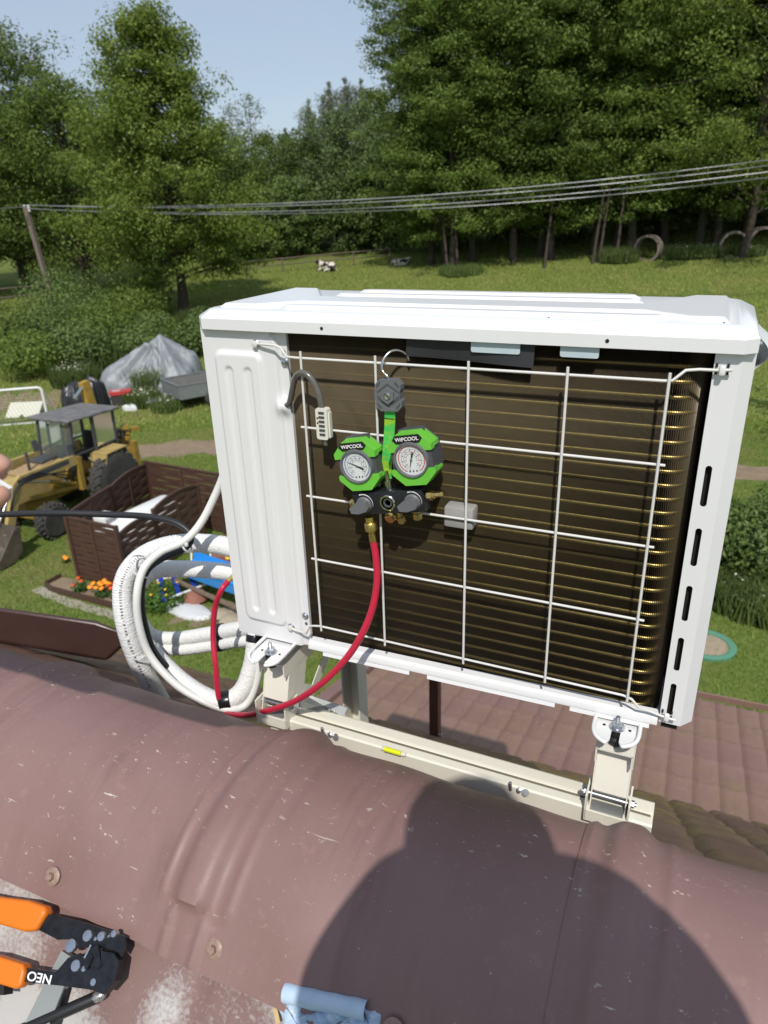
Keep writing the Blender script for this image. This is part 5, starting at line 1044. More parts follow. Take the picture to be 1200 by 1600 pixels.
# ---- foam board, black tarp heap, toolbox, bags
fb = Vector((-23.1948, 18.1285, 0.1344)); b = MB(Matrix.Translation(fb + Vector((0, 0, .18))) @ rz4(.5) @ Matrix.Rotation(R(28), 4, 'X')); b.plate([(-.6, -.42), (-.12, -.42), (-.02, -.25), (.1, -.42), (.6, -.42), (.6, .42), (-.6, .42)], [], -.03, .03)
tag(b.build('foam_board', mat('cream_foam', (.62, .61, .50), .9), None, 0, loc=fb), 'broken cream foam board on the ground behind the goal', 'board')
from mathutils import noise as mnoise
def tarp_heap(name, label, cat, pos, rx, ry_, h, m, folds, rz=0, peak=(0, 0), sharp=1.0, n=56, jag=0, pts=None):
    """cloth thrown over a pile: tented between high points, creased, with a ragged hem"""
    pos = Vector(pos); b = MB(Matrix.Translation(pos) @ rz4(rz)); sd = pos.x*3.1
    pts = pts or [(peak[0], peak[1], 1.0)]
    def f(u, v):
        a = 2*math.pi*u; e = 1 + .16*mnoise.noise((math.cos(a)*1.3, math.sin(a)*1.3, sd))*2 + .10*mnoise.noise((math.cos(a)*5, math.sin(a)*5, sd))
        x = math.cos(a)*v*e; y = math.sin(a)*v*e; z = 0
        for px, py, ph in pts:
            d = math.hypot(x-px, y-py); reach = 1.02*e + .25; z = max(z, ph*max(0, 1-(d/reach))**(1/sharp))
        z *= sstep(1.0, .86, v)**.4 if v > .86 else 1
        ang = math.atan2(y-pts[0][1], x-pts[0][0]); rr = math.hypot(x-pts[0][0], y-pts[0][1])
        cr = 1-abs(mnoise.noise((math.cos(ang)*2.6, math.sin(ang)*2.6, sd+rr*.3)))*2.2; cr2 = 1-abs(mnoise.noise((math.cos(ang)*6, math.sin(ang)*6, sd+9+rr*.5)))*2.2
        z += folds*(cr*1.1 + cr2*.6)*min(1, rr*1.6)*min(1, z*2.5) + .03*jag*mnoise.noise((x*9, y*9, sd))
        return (x*rx, y*ry_, max(0, z)*h - .03)
    b.grid(f, 120, 34); o = b.build(name, m, None, 60, loc=pos, fix=False); return tag(o, label, cat)
BT = mat('black_tarp', (.022, .023, .027), .35, bump=.25, bs=6)
tarp_heap('black_tarp_heap', 'black plastic tarp heaped behind the yellow tractor', 'tarp', (-21.2784, 19.2632, 0.1471), .85, .6, 1.25, BT, .10, .5, (0, .1), 1.7, pts=[(-.25, .1, .95), (.35, 0, 1.0)])
TARP = mat('silver_tarp', (.25, .265, .28), .5, .1, col2=(.19, .205, .22), vs=2, bump=.25, bs=4)
tarp_heap('silver_tarp_tent', 'silver grey tarpaulin draped over a peaked pile near the trees', 'tarp', (-20.6088, 22.5236, 0.3289), 2.0, 1.3, 2.15, TARP, .085, .72, (.15, .3), .95, jag=.6, pts=[(.2, .2, 1.0), (-.1, .15, .86), (-.45, .1, .66), (.5, .1, .72)])
tb0 = Vector((-20.4755, 20.3474, 0.1923)); tbx = thing('storage_box', 'dark plastic storage box with a red lid near the tarpaulin', 'box', tb0)
Mb = Matrix.Translation(tb0) @ rz4(.65)
b = MB(Mb); b.prism(rrect(.72, .42, .03), 0, .42); b.build('box_body', mat('grey_box', (.05, .045, .042), .5), tbx, 20)
b = MB(Mb); b.prism(rrect(.80, .48, .05), .42, .55); ld_ = b.build('lid', mat('red_plastic', (.55, .05, .05), .4), tbx, 20)
b = MB(Mb); b.box((-.15, -.05, .556), (.3, .2, .02)); b.build('lid_panel', mat('grey_box_light', (.45, .42, .42), .5), ld_, 0)
BAGW = mat('white_bag', (.62, .63, .63), .45, bump=.3, bs=12)
tarp_heap('rubbish_bag', 'crumpled white bag lying right of the red lidded box', 'bag', (-19.6936, 19.9398, 0.1533), .3, .22, .26, BAGW, .08, .2, (0, 0), 2.2, jag=1)
tarp_heap('rubbish_bag', 'crumpled white bag lying left of the red lidded box', 'bag', (-20.9009, 20.0414, 0.1827), .26, .2, .3, BAGW, .08, 1.2, (0, 0), 2.2, jag=1)
# ---- trailer
tl = Vector((-18.35, 20.75, gz(-18.35, 20.75))); trl = thing('utility_trailer', 'galvanised open box trailer loaded with dry hay', 'trailer', tl)
GAL = mat('galvanised_box', (.36, .37, .38), .45, .5, col2=(.24, .25, .26), vs=4, var=.9); Mt = Matrix.Translation(tl) @ rz4(1.08)
w_, l_ = 1.75, 2.4; h0, h1 = .42, .92
for nm, c, d in (('front_board', (0, 0, (h0+h1)/2), (.03, w_, h1-h0)), ('rear_board', (l_, 0, (h0+h1)/2), (.03, w_, h1-h0)), ('side_board', (l_/2, -w_/2, (h0+h1)/2), (l_-.03, .03, h1-h0)), ('side_board', (l_/2, w_/2, (h0+h1)/2), (l_-.03, .03, h1-h0)), ('floor_board', (l_/2, 0, h0), (l_, w_, .03))): MB(Mt).box(c, d).build(nm, GAL, trl, 0)
b = MB(Mt); b.beam((-.01, -w_/2, h1+.012), (-.01, w_/2, h1+.012), .07, .03); b.build('top_rim', GAL, trl, 0)
for s in (-1, 1):
    b = MB(Mt); b.beam((0, s*w_/2, h1+.012), (l_, s*w_/2, h1+.012), .07, .03); b.build('top_rim', GAL, trl, 0)
    b = MB(Mt); b.beam((.1, s*.4, h0-.05), (-1.0, 0, h0-.08), .05, .06); b.build('drawbar', GAL, trl, 0)
    b = MB(Mt); b.lathe([(.16, 0), (.25, .01), (.28, .05), (.28, .13), (.25, .17), (.16, .18)], (1.2, s*(w_/2+.05)-.09, .28), (0, 1, 0), 24); wl = b.build('wheel', TYRE, trl, 40)
    MB(Mt).lathe([(0, .06), (.1, .06), (.16, .04), (.16, .14), (.1, .12), (0, .12)], (1.2, s*(w_/2+.05)-.09, .28), (0, 1, 0), 20).build('rim', GAL, wl, 40)
MB(Mt).cyl((-.85, .05, h0+.08), (-.85, .05, .02), .03).build('jockey_stand', GAL, trl, 40)
HAY = mat('dry_hay', (.30, .21, .11), .9, col2=(.20, .14, .07), vs=12, bump=.8, bs=40)
b = MB(Mt); b.grid(lambda u, v: (.05+(l_-.1)*u, -w_/2+.04+(w_-.08)*v, h0+.05+.22*math.sin(math.pi*u)*math.sin(math.pi*v)+.05*math.sin(u*23+v*9)*math.sin(v*19)), 30, 22); b.build('hay_load', HAY, trl, 60)
# ---- picket fence, rail fences, pole and wires
GREYW = mat('grey_weathered_wood', (.17, .13, .095), .85, col2=(.11, .085, .06), vs=8, stretch=(6, 6, 1)); DKF = mat('dark_picket_wood', (.045, .036, .028), .8)
pf0 = Vector((-29.0036, 29.4029, 0.8910)); pf1 = Vector((-27.0370, 30.7831, 0.9165)); pf = thing('picket_fence', 'short dark picket fence section at the edge of the pasture', 'fence', pf0)
npk = 15
for k in range(npk):
    p = pf0.lerp(pf1, k/(npk-1)); p.z = gz(p.x, p.y); MB().box(p + Vector((0, 0, .5)), (.09, .03, 1.0), rz4(.5)).build('picket', DKF, pf, 0)
for z in (.3, .75): MB().beam(pf0 + Vector((0, 0, z)), pf1 + Vector((0, 0, z)), .05, .08).build('rail', DKF, pf, 0)
for u in (0, .72, 1): p = pf0.lerp(pf1, u); MB().box(p + Vector((0, 0, .55)), (.18, .14, 1.1), rz4(.5)).build('post', DKF, pf, 0)
def rail_fence(a, b_, n, label, h=1.0, lo=.55):
    a = Vector(a); b_ = Vector(b_); t = thing('rail_fence', label, 'fence', a, 'pasture rail fences')
    for k in range(n+1):
        p = a.lerp(b_, k/n); p.z = gz(p.x, p.y); MB().cyl(p - Vector((0, 0, .2)), p + Vector((0, 0, h+.08)), .06, .05, 8).build('post', GREYW, t, 30)
        if k:
            for z in (h, lo): q = a.lerp(b_, (k-1)/n); q.z = gz(q.x, q.y); MB().cyl(q + Vector((0, 0, z)), p + Vector((0, 0, z+.03)), .045, .04, 8).build('rail', GREYW, t, 40)
rail_fence((-36.9044, 48.7171, 2.1412), (-23.1455, 52.4432, 2.9051), 5, 'weathered rail fence behind the lying cow at the pasture edge')
rail_fence((-43.2169, 31.8183, 1.3806), (-39.8884, 35.3762, 1.4904), 3, 'pale rail fence running left from the leaning pole', 1.35, .8)
pb0 = Vector((-35.2413, 31.2289, 1.1476)); hd_ = (Vector((pb0.x, pb0.y, 0))).length
pt0 = Vector((-35.1250, 30.4673, 7.4768)); pole = thing('utility_pole', 'leaning grey concrete utility pole at the left', 'pole', pb0)
POLEM = mat('grey_pole', (.23, .185, .15), .85, col2=(.16, .13, .105), vs=5, stretch=(4, 4, .6))
MB().beam(pb0 - Vector((0, 0, .4)), pt0, .26, .20, (0, 1, 0)).build('shaft', POLEM, pole, 0)
for k in range(6):
    p = pb0.lerp(pt0, .1+.15*k); MB().beam(p, pb0.lerp(pt0, .18+.15*k), .08, .22, (0, 1, 0)).build('recess', DKF, pole, 0)
tdir = Vector((.91, .42, 0))
for k in range(4): MB().lathe([(.05, 0), (.09, .05), (.06, .1), (.09, .15), (.03, .2)], pt0 + Vector((.16*(1 if k % 2 else -1), .05, -.1-.18*(k//2))), (0, 0, 1), 12).build('insulator', mat('white_porcelain', (.6, .58, .55), .3), pole, 40)
WIRE = mat('wire_alu', (.32, .32, .33), .4, .6)
ends = [(4.3894, 39.7246, 8.6411), (4.4346, 39.7282, 8.4159), (4.4850, 39.7307, 8.1643), (4.5304, 39.7316, 7.9367)]
wl = ['topmost', 'second highest', 'second lowest', 'lowest']
for k in range(4):
    a = pt0 + Vector((.16*(1 if k % 2 else -1), .05, .08-.18*(k//2))); e = Vector(ends[k]); P = []
    for q in range(33): u = q/32; p = a.lerp(e, u); p.z -= (1.05+.06*k)*4*u*(1-u)*.75; P.append(p)
    tag(MB().tube(P, .022, 6).build('power_line', WIRE, None, 60, loc=a), wl[k] + ' of the four overhead wires crossing in front of the trees', 'power line', 'overhead wires')
a = pt0.copy(); e = Vector((-42.3089, 26.6420, 7.3986))
tag(MB().tube([a, a.lerp(e, .5)-Vector((0, 0, .1)), e], .018, 6).build('power_line', WIRE, None, 60, loc=a), 'overhead wire leaving the pole to the left edge', 'power line', 'overhead wires')
# ---- cows
def cow_mat():
    m = bpy.data.materials.new('cow_hide'); m.use_nodes = True; N = m.node_tree.nodes; L = m.node_tree.links; p = N['Principled BSDF']; p.inputs['Roughness'].default_value = .8
    tc = N.new('ShaderNodeTexCoord'); n = N.new('ShaderNodeTexNoise'); n.inputs['Scale'].default_value = 1.9; n.inputs['Detail'].default_value = 1; L.new(tc.outputs['Object'], n.inputs['Vector'])
    r = N.new('ShaderNodeMapRange'); r.inputs[1].default_value = .53; r.inputs[2].default_value = .545; L.new(n.outputs[0], r.inputs[0])
    x = N.new('ShaderNodeMix'); x.data_type = 'RGBA'; x.inputs[6].default_value = (.68, .62, .53, 1); x.inputs[7].default_value = (.02, .018, .018, 1); L.new(r.outputs[0], x.inputs[0]); L.new(x.outputs[2], p.inputs['Base Color']); return m
COW = cow_mat()
def cow(pos, rz, label, s=1.0):
    J = {'rump': ((-.75, 0, .45), .36), 'belly': ((-.1, 0, .44), .42), 'chest': ((.5, 0, .48), .36), 'neck': ((.85, .05, .72), .2), 'poll': ((1.08, .1, .95), .15), 'muz': ((1.36, .16, .74), .10), 'earl': ((1.02, .36, .95), .045), 'earr': ((1.0, -.14, .97), .045),
         'kfl': ((.62, .36, .2), .11), 'ffl': ((.95, .42, .07), .07), 'kfr': ((.62, -.34, .2), .11), 'ffr': ((.3, -.44, .07), .07), 'khl': ((-.4, .46, .24), .15), 'fhl': ((-.05, .62, .07), .07), 'khr': ((-.45, -.44, .24), .15), 'fhr': ((-.85, -.5, .07), .07), 'tail': ((-1.12, .05, .6), .05), 'tail2': ((-1.18, .1, .2), .04)}
    E2 = [('rump', 'belly'), ('belly', 'chest'), ('chest', 'neck'), ('neck', 'poll'), ('poll', 'muz'), ('poll', 'earl'), ('poll', 'earr'), ('chest', 'kfl'), ('kfl', 'ffl'), ('chest', 'kfr'), ('kfr', 'ffr'), ('rump', 'khl'), ('khl', 'fhl'), ('rump', 'khr'), ('khr', 'fhr'), ('rump', 'tail'), ('tail', 'tail2')]
    o = skin_body('cow', J, E2, COW, 'belly', label); o.location = Vector(pos) + Vector((0, 0, .42*s)); o.rotation_euler.z = rz; o.scale = (s, s, s); o['category'] = 'cow'; o['group'] = 'cows in the pasture'
    return o
cow((-27.1212, 49.7835, 2.5021), R(165), 'black and white cow lying in the sunlit pasture', .80); cow((-21.8606, 51.2885, 2.8140), R(20), 'black and white cow lying in the shade of the trees', .6)
# ---- concrete rings
CONC = mat('old_concrete', (.27, .22, .18), .9, col2=(.17, .14, .115), vs=6, bump=.4, bs=20)
def ring(px, yaw, r, label):
    p = Vector(px); d = Vector((math.sin(yaw), math.cos(yaw), 0)); b = MB(); b.lathe([(r, 0), (r, .7), (r*.84, .7), (r*.84, 0), (r, 0)], p + Vector((0, 0, r*.86)), d, 36); return tag(b.build('concrete_ring', CONC, None, 40, loc=p), label, 'concrete ring', 'concrete rings by the trees')
ring((-4.6595, 51.9862, 3.1069), R(14), .86, 'single concrete ring under the trees, leftmost of three'); ring((0.5118, 53.0432, 3.2267), R(-4), .86, 'middle concrete ring under the trees, in the shade'); ring((2.2072, 54.0017, 3.3506), R(-16), .9, 'sunlit concrete ring at the right edge of the photo')
# ---- sandpit tray on the right lawn
sp0 = Vector((0.6476, 11.3686, 0.0000)); sp_ = thing('sand_tray', 'round green rimmed tray of sand on the lawn right of the unit', 'sand tray', sp0)
MB().lathe([(.46, 0), (.46, .05), (.40, .07), (.34, .05), (.34, .02)], sp0, (0, 0, 1), 40).build('rim', mat('faded_green_plastic', (.10, .26, .17), .5), sp_, 40)
MB().lathe([(.345, .03), (.2, .045), (0, .05)], sp0, (0, 0, 1), 40).build('sand', mat('sand', (.38, .30, .21), .95, col2=(.30, .24, .17), vs=9), sp_, 60)
# ---- children's things by the pipes
BLU = mat('bright_blue_plastic', (.03, .28, .72), .4); DBL = mat('deep_blue_plastic', (.015, .05, .38), .4); WOODP = mat('pale_plank', (.24, .17, .12), .8, col2=(.16, .11, .08), vs=12)
sl_a = Vector((-8.4121, 9.4254, 0.0000)); sld = thing('blue_slide', 'bright blue plastic slide trough lying behind the pipes', 'slide', sl_a)
Ms = Matrix.Translation(Vector((-7.9787, 9.6257, 0.0000)) + Vector((0, 0, .25))) @ rz4(math.atan2(-.2, 1.0)) 
b = MB(Ms); b.add([(x, y, z + .28*abs(x/1.3)) for x in (-1.1, 1.3) for y, z in ((-.3, .18), (-.27, -.0), (.27, 0), (.3, .18))], [(0, 4, 5, 1), (1, 5, 6, 2), (2, 6, 7, 3)]); b.add([(x, y, z + .28*abs(x/1.3) - .02) for x in (-1.1, 1.3) for y, z in ((-.32, .18), (-.29, -.02), (.29, -.02), (.32, .18))], [(0, 4, 5, 1), (1, 5, 6, 2), (2, 6, 7, 3)]); b.build('trough', BLU, sld, 0)
b = MB(Ms); b.box((.1, -.05, .13), (2.4, .07, .05), rz4(.07)); b.build('side_plank', WOODP, sld, 0)
b = MB(Ms); b.box((.2, -.38, .05), (2.4, .07, .05), rz4(-.05)); b.build('side_plank', WOODP, sld, 0)
la0 = Vector((-8.8479, 9.1169, 0.0000)); lad = thing('toy_ladder', 'small blue and white plastic ladder lying in the grass', 'ladder', la0)
lb = [Vector((-9.2424, 9.3042, 0.0000)), Vector((-9.0721, 9.5633, 0.0000)), Vector((-9.1332, 10.1069, 0.0000))]
for p, q in (((-9.4195, 9.4183, 0.0000), (-8.9765, 10.1592, 0.0000)), ((-8.7170, 8.9592, 0.0000), (-8.3717, 9.7416, 0.0000))): MB().cyl(Vector(p) + Vector((0, 0, .25)), Vector(q) + Vector((0, 0, .25)), .025, n=8).build('side_bar', GW, lad, 40)
for p, q in (((-9.4087, 9.5191, 0.0000), (-8.7717, 8.8590, 0.0000)), ((-9.2900, 9.7302, 0.0000), (-8.6291, 9.1332, 0.0000)), ((-9.0887, 9.9684, 0.0000), (-8.5136, 9.4779, 0.0000))): MB().beam(Vector(p) + Vector((0, 0, .27)), Vector(q) + Vector((0, 0, .24)), .09, .05).build('rung', DBL, lad, 0)
MB().tube(catmull([Vector((-9.4043, 10.4519, 0.0000)) + Vector((0, 0, .1)), Vector((-9.5208, 10.7105, 0.0000)) + Vector((0, 0, .35)), Vector((-9.2633, 10.8861, 0.0000)) + Vector((0, 0, .4)), Vector((-9.0218, 10.6544, 0.0000)) + Vector((0, 0, .1))], 6), .02, 8).build('handrail', GW, lad, 50)
tarp_heap('empty_sack', 'flat pale grey woven sack lying below the blue slide', 'sack', (-8.4022, 9.0247, 0.0000), .62, .26, .14, BAGW, .05, -.15, (0, 0), 2.5, jag=1)
b = MB(); q = Vector((-8.4791, 9.3751, 0.0000)); b.lathe([(0, -.02), (.2, 0), (.26, .08), (.2, .2), (0, .25)], q, (0, 0, 1), 14); tag(b.build('red_clay_pot', mat('red_clay', (.30, .13, .09), .8, col2=(.24, .1, .07), vs=10), None, 60, loc=q), 'rounded reddish brown clay lump beside the blue slide', 'clay pot')
b = MB(); q = Vector((-8.8151, 10.8263, 0.0000)); b.box(q + Vector((0, 0, .15)), (.5, .3, .3), rz4(.4)); tag(b.build('brick_block', MATS['red_clay'], None, 0, loc=q), 'reddish brick block behind the pipes next to the unit', 'block')
for k, (u, v, s) in enumerate(((345, 965, .2), (362, 975, .22), (352, 985, .16), (368, 958, .17))):
    q = Vector((-7.6568, 9.0799, 0.0000)) if k == 0 else (Vector((-7.3384, 8.9768, 0.0000)) if k == 1 else (Vector((-7.3241, 8.7580, 0.0000)) if k == 2 else Vector((-7.4874, 9.3119, 0.0000))))
    b = MB(); b.grid(lambda u_, v_: tuple(q + Vector((s*math.sin(math.pi*v_)*math.cos(2*math.pi*u_)*(1+.2*math.sin(5*u_*6.28+k)), s*math.sin(math.pi*v_)*math.sin(2*math.pi*u_), s*.6*(1-math.cos(math.pi*v_))*.6))), 14, 8)
    tag(b.build('field_stone', mat('pale_stone', (.42, .36, .27), .9, col2=(.34, .28, .2), vs=6), None, 40, loc=q), ['pale field stone nearest the red hose', 'large pale field stone below the slide end', 'pale field stone closest to the white pipes', 'pale field stone touching the slide plank'][k], 'stone', 'pale stones by the slide')
plant('yellow_flower_plant', 'low plant with yellow flowers behind the red hose', 'flower', (-8.1541, 10.4864), .25, .5, 200, .07, LEAFP, 'yellow flowers', flowers=(mat('flower_yellow', (.8, .45, .01), .6), 8, .06))
plant('yellow_flower_plant', 'leafy plant with tiny yellow flowers inside the pipe loop', 'flower', (-8.9584, 9.0048), .5, .4, 700, .09, LEAFP, 'yellow flowers', flowers=(MATS['flower_yellow'], 8, .025))
plant('yellow_flower_plant', 'orange yellow flowers just below the taped white pipes', 'flower', (-6.8196, 8.3986), .3, .3, 200, .07, LEAFP, 'yellow flowers', flowers=(MATS['flower_yellow'], 9, .06))
# ================================================================ trees and shrubs
BARK = mat('bark', (.05, .04, .03), .95, col2=(.085, .068, .05), vs=5, bump=.8, bs=12, stretch=(3, 3, .6)); BARKP = mat('pale_bark', (.22, .20, .17), .9, col2=(.12, .105, .085), vs=5)
L_DARK = leafmat('alder_leaf', (.08, .14, .022), (.225, .29, .06), .42); L_MID = leafmat('maple_leaf', (.095, .155, .02), (.25, .305, .06), .42)
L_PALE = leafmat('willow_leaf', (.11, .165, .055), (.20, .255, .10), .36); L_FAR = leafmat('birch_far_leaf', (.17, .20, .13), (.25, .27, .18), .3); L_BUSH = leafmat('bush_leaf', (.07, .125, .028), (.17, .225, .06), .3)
def tree_mesh(name, H, base, prof, nb, nleaf, size, seed, trunk_r, spread=.5, droop=.1, clump=(.95, .95, .5), lean=0):
    """trunk with limbs and clumps of leaves hung along them; returns trunk mesh data, foliage mesh data"""
    rng = np.random.default_rng(seed); rd = random.Random(seed)
    b = MB(); tp = [Vector((lean*(k/8)**2*H + .012*H*math.sin(k*1.3+seed), .012*H*math.cos(k*1.7+seed), H*.94*k/8)) for k in range(9)]; tp[0] = Vector((0, 0, -.3))
    b.tube(tp, [trunk_r*(1.25 if k == 0 else 1)*(1-.11*k) for k in range(9)], 9)
    VS = []; n0 = 0; cl = []
    def at(z): f = min(7.99, max(0, z/(H*.94)*8)); i = int(f); return tp[i].lerp(tp[i+1], f-i)
    for k in range(nb):
        u = (k+rd.random())/nb; z = H*(base + (.97-base)*u); rad = prof(u)*H*(.75+.45*rd.random()); a = k*2.39996 + rd.uniform(-.4, .4)
        s = at(z*.96); e = s + Vector((math.cos(a)*rad, math.sin(a)*rad, rad*rd.uniform(.0, .6) - droop*rad))
        m = s.lerp(e, .5) + Vector((0, 0, .06*rad)); r0 = max(.02, trunk_r*.32*(1-.7*u)); b.tube([s, m, e], [r0, r0*.6, r0*.22], 5, caps=False)
        nc = 2 + int(rad*.85)
        for j in range(nc):
            f = .42 + .64*(j+rd.random()*.8)/nc; p = s.lerp(e, f) + Vector((rd.gauss(0, spread), rd.gauss(0, spread), rd.gauss(0, spread*.5))); cl.append((p, .45+.75*rd.random()**1.5))
    top = at(H*.94)
    for k in range(5): cl.append((top + Vector((rd.gauss(0, .25), rd.gauss(0, .25), rd.uniform(-.8, H*.05))), .5))
    per = max(8, nleaf//len(cl))
    Vs = []; Fs = []; off = 0
    for p, sc in cl:
        V, F = leaf_cluster(int(per*(.6+.8*rd.random())), tuple(p), (clump[0]*sc*1.3, clump[1]*sc*1.3, clump[2]*sc*1.3), size, .75, rng); Vs.append(V); Fs.append(F+off); off += len(V)
    return b, np.concatenate(Vs), np.concatenate(Fs)
def make_tree(name, label, pos, H, base, prof, nb, nleaf, size, seed, tr, lm, bm_=BARK, group=None, **kw):
    b, V, F = tree_mesh(name, H, base, prof, nb, nleaf, size, seed, tr, **kw); t = thing(name, label, 'tree', (0, 0, 0), group)
    b.build('trunk', bm_, t, 50, fix=False); mesh_arr('crown', V, F, lm, parent=t); t.location = pos; return t
def gp3(x, y): return (x, y, gz(x, y))
cone = lambda u: .07 + .27*(1-u**1.35)*min(1, .55+u*2.2); ovoid = lambda u: .10 + .30*math.sin(math.pi*min(1, .12+u*.88))**.8; slim = lambda u: .06 + .115*math.sin(math.pi*min(1, .15+u*.85))**.7
column = lambda u: .05 + .12*math.sin(math.pi*min(1, .2+u*.8))
# big maple at the left and the dark trees behind it
make_tree('maple_tree', 'tall bright green broadleaf tree with a bare lower trunk left of the unit', (-29.3682, 35.3770, 1.2253), 16.1, .13, cone, 125, 115000, .17, 11, .30, L_MID, group='trees at the left', spread=.45, clump=(1.0, 1.0, .72))
make_tree('maple_tree', 'very tall dark tree at the left edge behind the leaning pole', gp3(*(-47.0472, 39.2131)), 17.4, .10, ovoid, 110, 60000, .20, 12, .36, L_DARK, group='trees at the left', spread=.5, clump=(1.05, 1.05, .75))
make_tree('maple_tree', 'shaded tree between the tall left edge tree and the bright tree', gp3(*(-40.5644, 39.0291)), 13.5, .10, ovoid, 80, 40000, .20, 13, .32, L_DARK, group='trees at the left', spread=.5, clump=(1.05, 1.05, .75))
make_tree('maple_tree', 'dense tree cut off by the left edge of the photo', gp3(*(-48.9116, 34.7945)), 18.0, .08, ovoid, 80, 40000, .20, 14, .34, L_DARK, group='trees at the left', spread=.5, clump=(1.05, 1.05, .75))
# alders behind the unit at the right: three built, the others copied
ald = []
for s, H, nb in ((21, 22, 84), (22, 24.5, 90), (23, 23.5, 78)):
    ald.append((H, s, nb))
A_POS = [((632, 424), 0, 20.5, 'slender alder at the left end of the tall row'), ((668, 420), 1, 21, 'second alder from the left end of the tall row'), ((705, 424), 2, 22, 'third alder from the left end of the tall row'),
         ((742, 416), 0, 24, 'fourth alder from the left, behind the leaning thin trunks'), ((780, 421), 1, 25, 'fifth alder from the left, right above the middle of the unit'), ((822, 417), 2, 24, 'sixth alder from the left, with a dark lower trunk'),
         ((862, 412), 0, 25.5, 'seventh alder from the left, taller than its neighbours'), ((902, 415), 2, 24.5, 'eighth alder from the left, near the sunlit gap'), ((945, 408), 1, 26, 'alder just left of the leftmost concrete ring'),
         ((985, 404), 0, 26, 'alder directly behind the leftmost concrete ring'), ((1030, 402), 2, 25, 'alder right of the leftmost concrete ring'), ((1075, 398), 1, 26, 'alder in the dark gap left of the middle ring'),
         ((1125, 396), 0, 26, 'tall alder behind the middle concrete ring'), ((1175, 394), 2, 26, 'tall alder behind the sunlit concrete ring'), ((1235, 392), 1, 26, 'tall alder at the right edge of the photo')]
APX = [(-19.4414, 49.0455, 2.6222), (-18.5400, 49.8527, 2.7283), (-17.0178, 48.9218, 2.6487), (-15.9764, 50.9992, 2.9037), (-13.7659, 49.4433, 2.7483), (-12.2742, 50.8410, 2.9309), (-10.6931, 51.6051, 3.0394), (-8.8138, 50.7915, 2.9466), (-7.3459, 52.7459, 3.2063), (-5.7829, 53.5224, 3.3155), (-3.9376, 53.5087, 3.3148), (-2.2258, 54.6712, 3.4763), (-0.2781, 55.2617, 3.5556), (1.6469, 55.4496, 3.5719), (3.9035, 55.8815, 3.6171)]
protos = []
for (uv, k, H, lab), p in zip(A_POS, APX):
    rng_ = random.Random(lab); 
    if len(protos) < 3:
        t = make_tree('alder_tree', lab, p, 23.0, .10, slim, ald[k][2]+10, 70000, .17, ald[k][1], .20, L_DARK, group='alders in the tall row', spread=.5, clump=(.95, .95, .5)); protos.append(t)
    else: t = dup(protos[k], loc=p, label=lab)
    s = H/23.0; t.scale = (s*rng_.uniform(.95, 1.3), s*rng_.uniform(.95, 1.3), s); t.rotation_euler.z = rng_.uniform(0, 6.28); t.location = Vector(p) + Vector((rng_.uniform(-.6, .6), rng_.uniform(0, 3.5), 0)); t.location.z = gz(t.location.x, t.location.y)
# nearer leafy boughs at the right edge
make_tree('broadleaf_tree', 'leafy tree at the right whose low boughs hang above the rings', gp3(*(1.1025, 53.2465)), 22, .12, ovoid, 85, 60000, .19, 31, .26, L_MID, group='trees at the right', spread=.55, clump=(1.0, 1.0, .5))
# thin pale trunks among the alders
for k, p in enumerate(((-17.0226, 48.2758, 2.5761), (-16.3559, 48.4766, 2.6074), (-10.7603, 49.6019, 2.7896), (-7.8892, 50.9760, 2.9728), (-7.5111, 51.1871, 3.0009), (-6.4631, 51.5767, 3.0532))):
    p = Vector(p); b = MB(); lx = (-1 if k < 2 else .6)*random.uniform(.4, 1.4); b.tube([p - Vector((0, 0, .2)), p + Vector((lx*.4, .2, 4)), p + Vector((lx, .5, 9.5))], [.10, .075, .04], 8)
    tt = thing('sapling', ['leaning thin trunk left of two in the alder row', 'leaning thin trunk right of two in the alder row', 'thin pale trunk below the middle of the alder row', 'thin pale trunk left of the sunlit gap', 'thin pale trunk right of the sunlit gap', 'thin pale trunk nearest the leftmost ring'][k], 'tree', p, 'thin trunks in the alder row'); b.build('trunk', BARK, tt, 50)
    V, F = leaf_cluster(500, (lx, .5, 9.6), (1.2, 1.2, 1.6), .25); mesh_arr('crown', V, F, L_DARK, parent=tt)
ug = make_tree('undergrowth_shrub', 'dark undergrowth behind the left end of the alder row', gp3(-21, 56), 6.0, .02, lambda u: .3 + .2*math.sin(math.pi*u), 36, 9000, .26, 66, .1, L_DARK, group='undergrowth behind the alders', spread=.5)
for k in range(1, 11): t = dup(ug, loc=gp3(-21+2.7*k, 56.5+.6*k+(k % 3)), rz=k*1.9, label='%s dark undergrowth shrub from the left behind the alder trunks' % ['', 'second', 'third', 'fourth', 'fifth', 'sixth', 'seventh', 'eighth', 'ninth', 'tenth', 'eleventh'][k]); t.scale = (1.2, 1.2, .75+.1*(k % 4))
ug['label'] = 'leftmost dark undergrowth shrub behind the alder trunks'
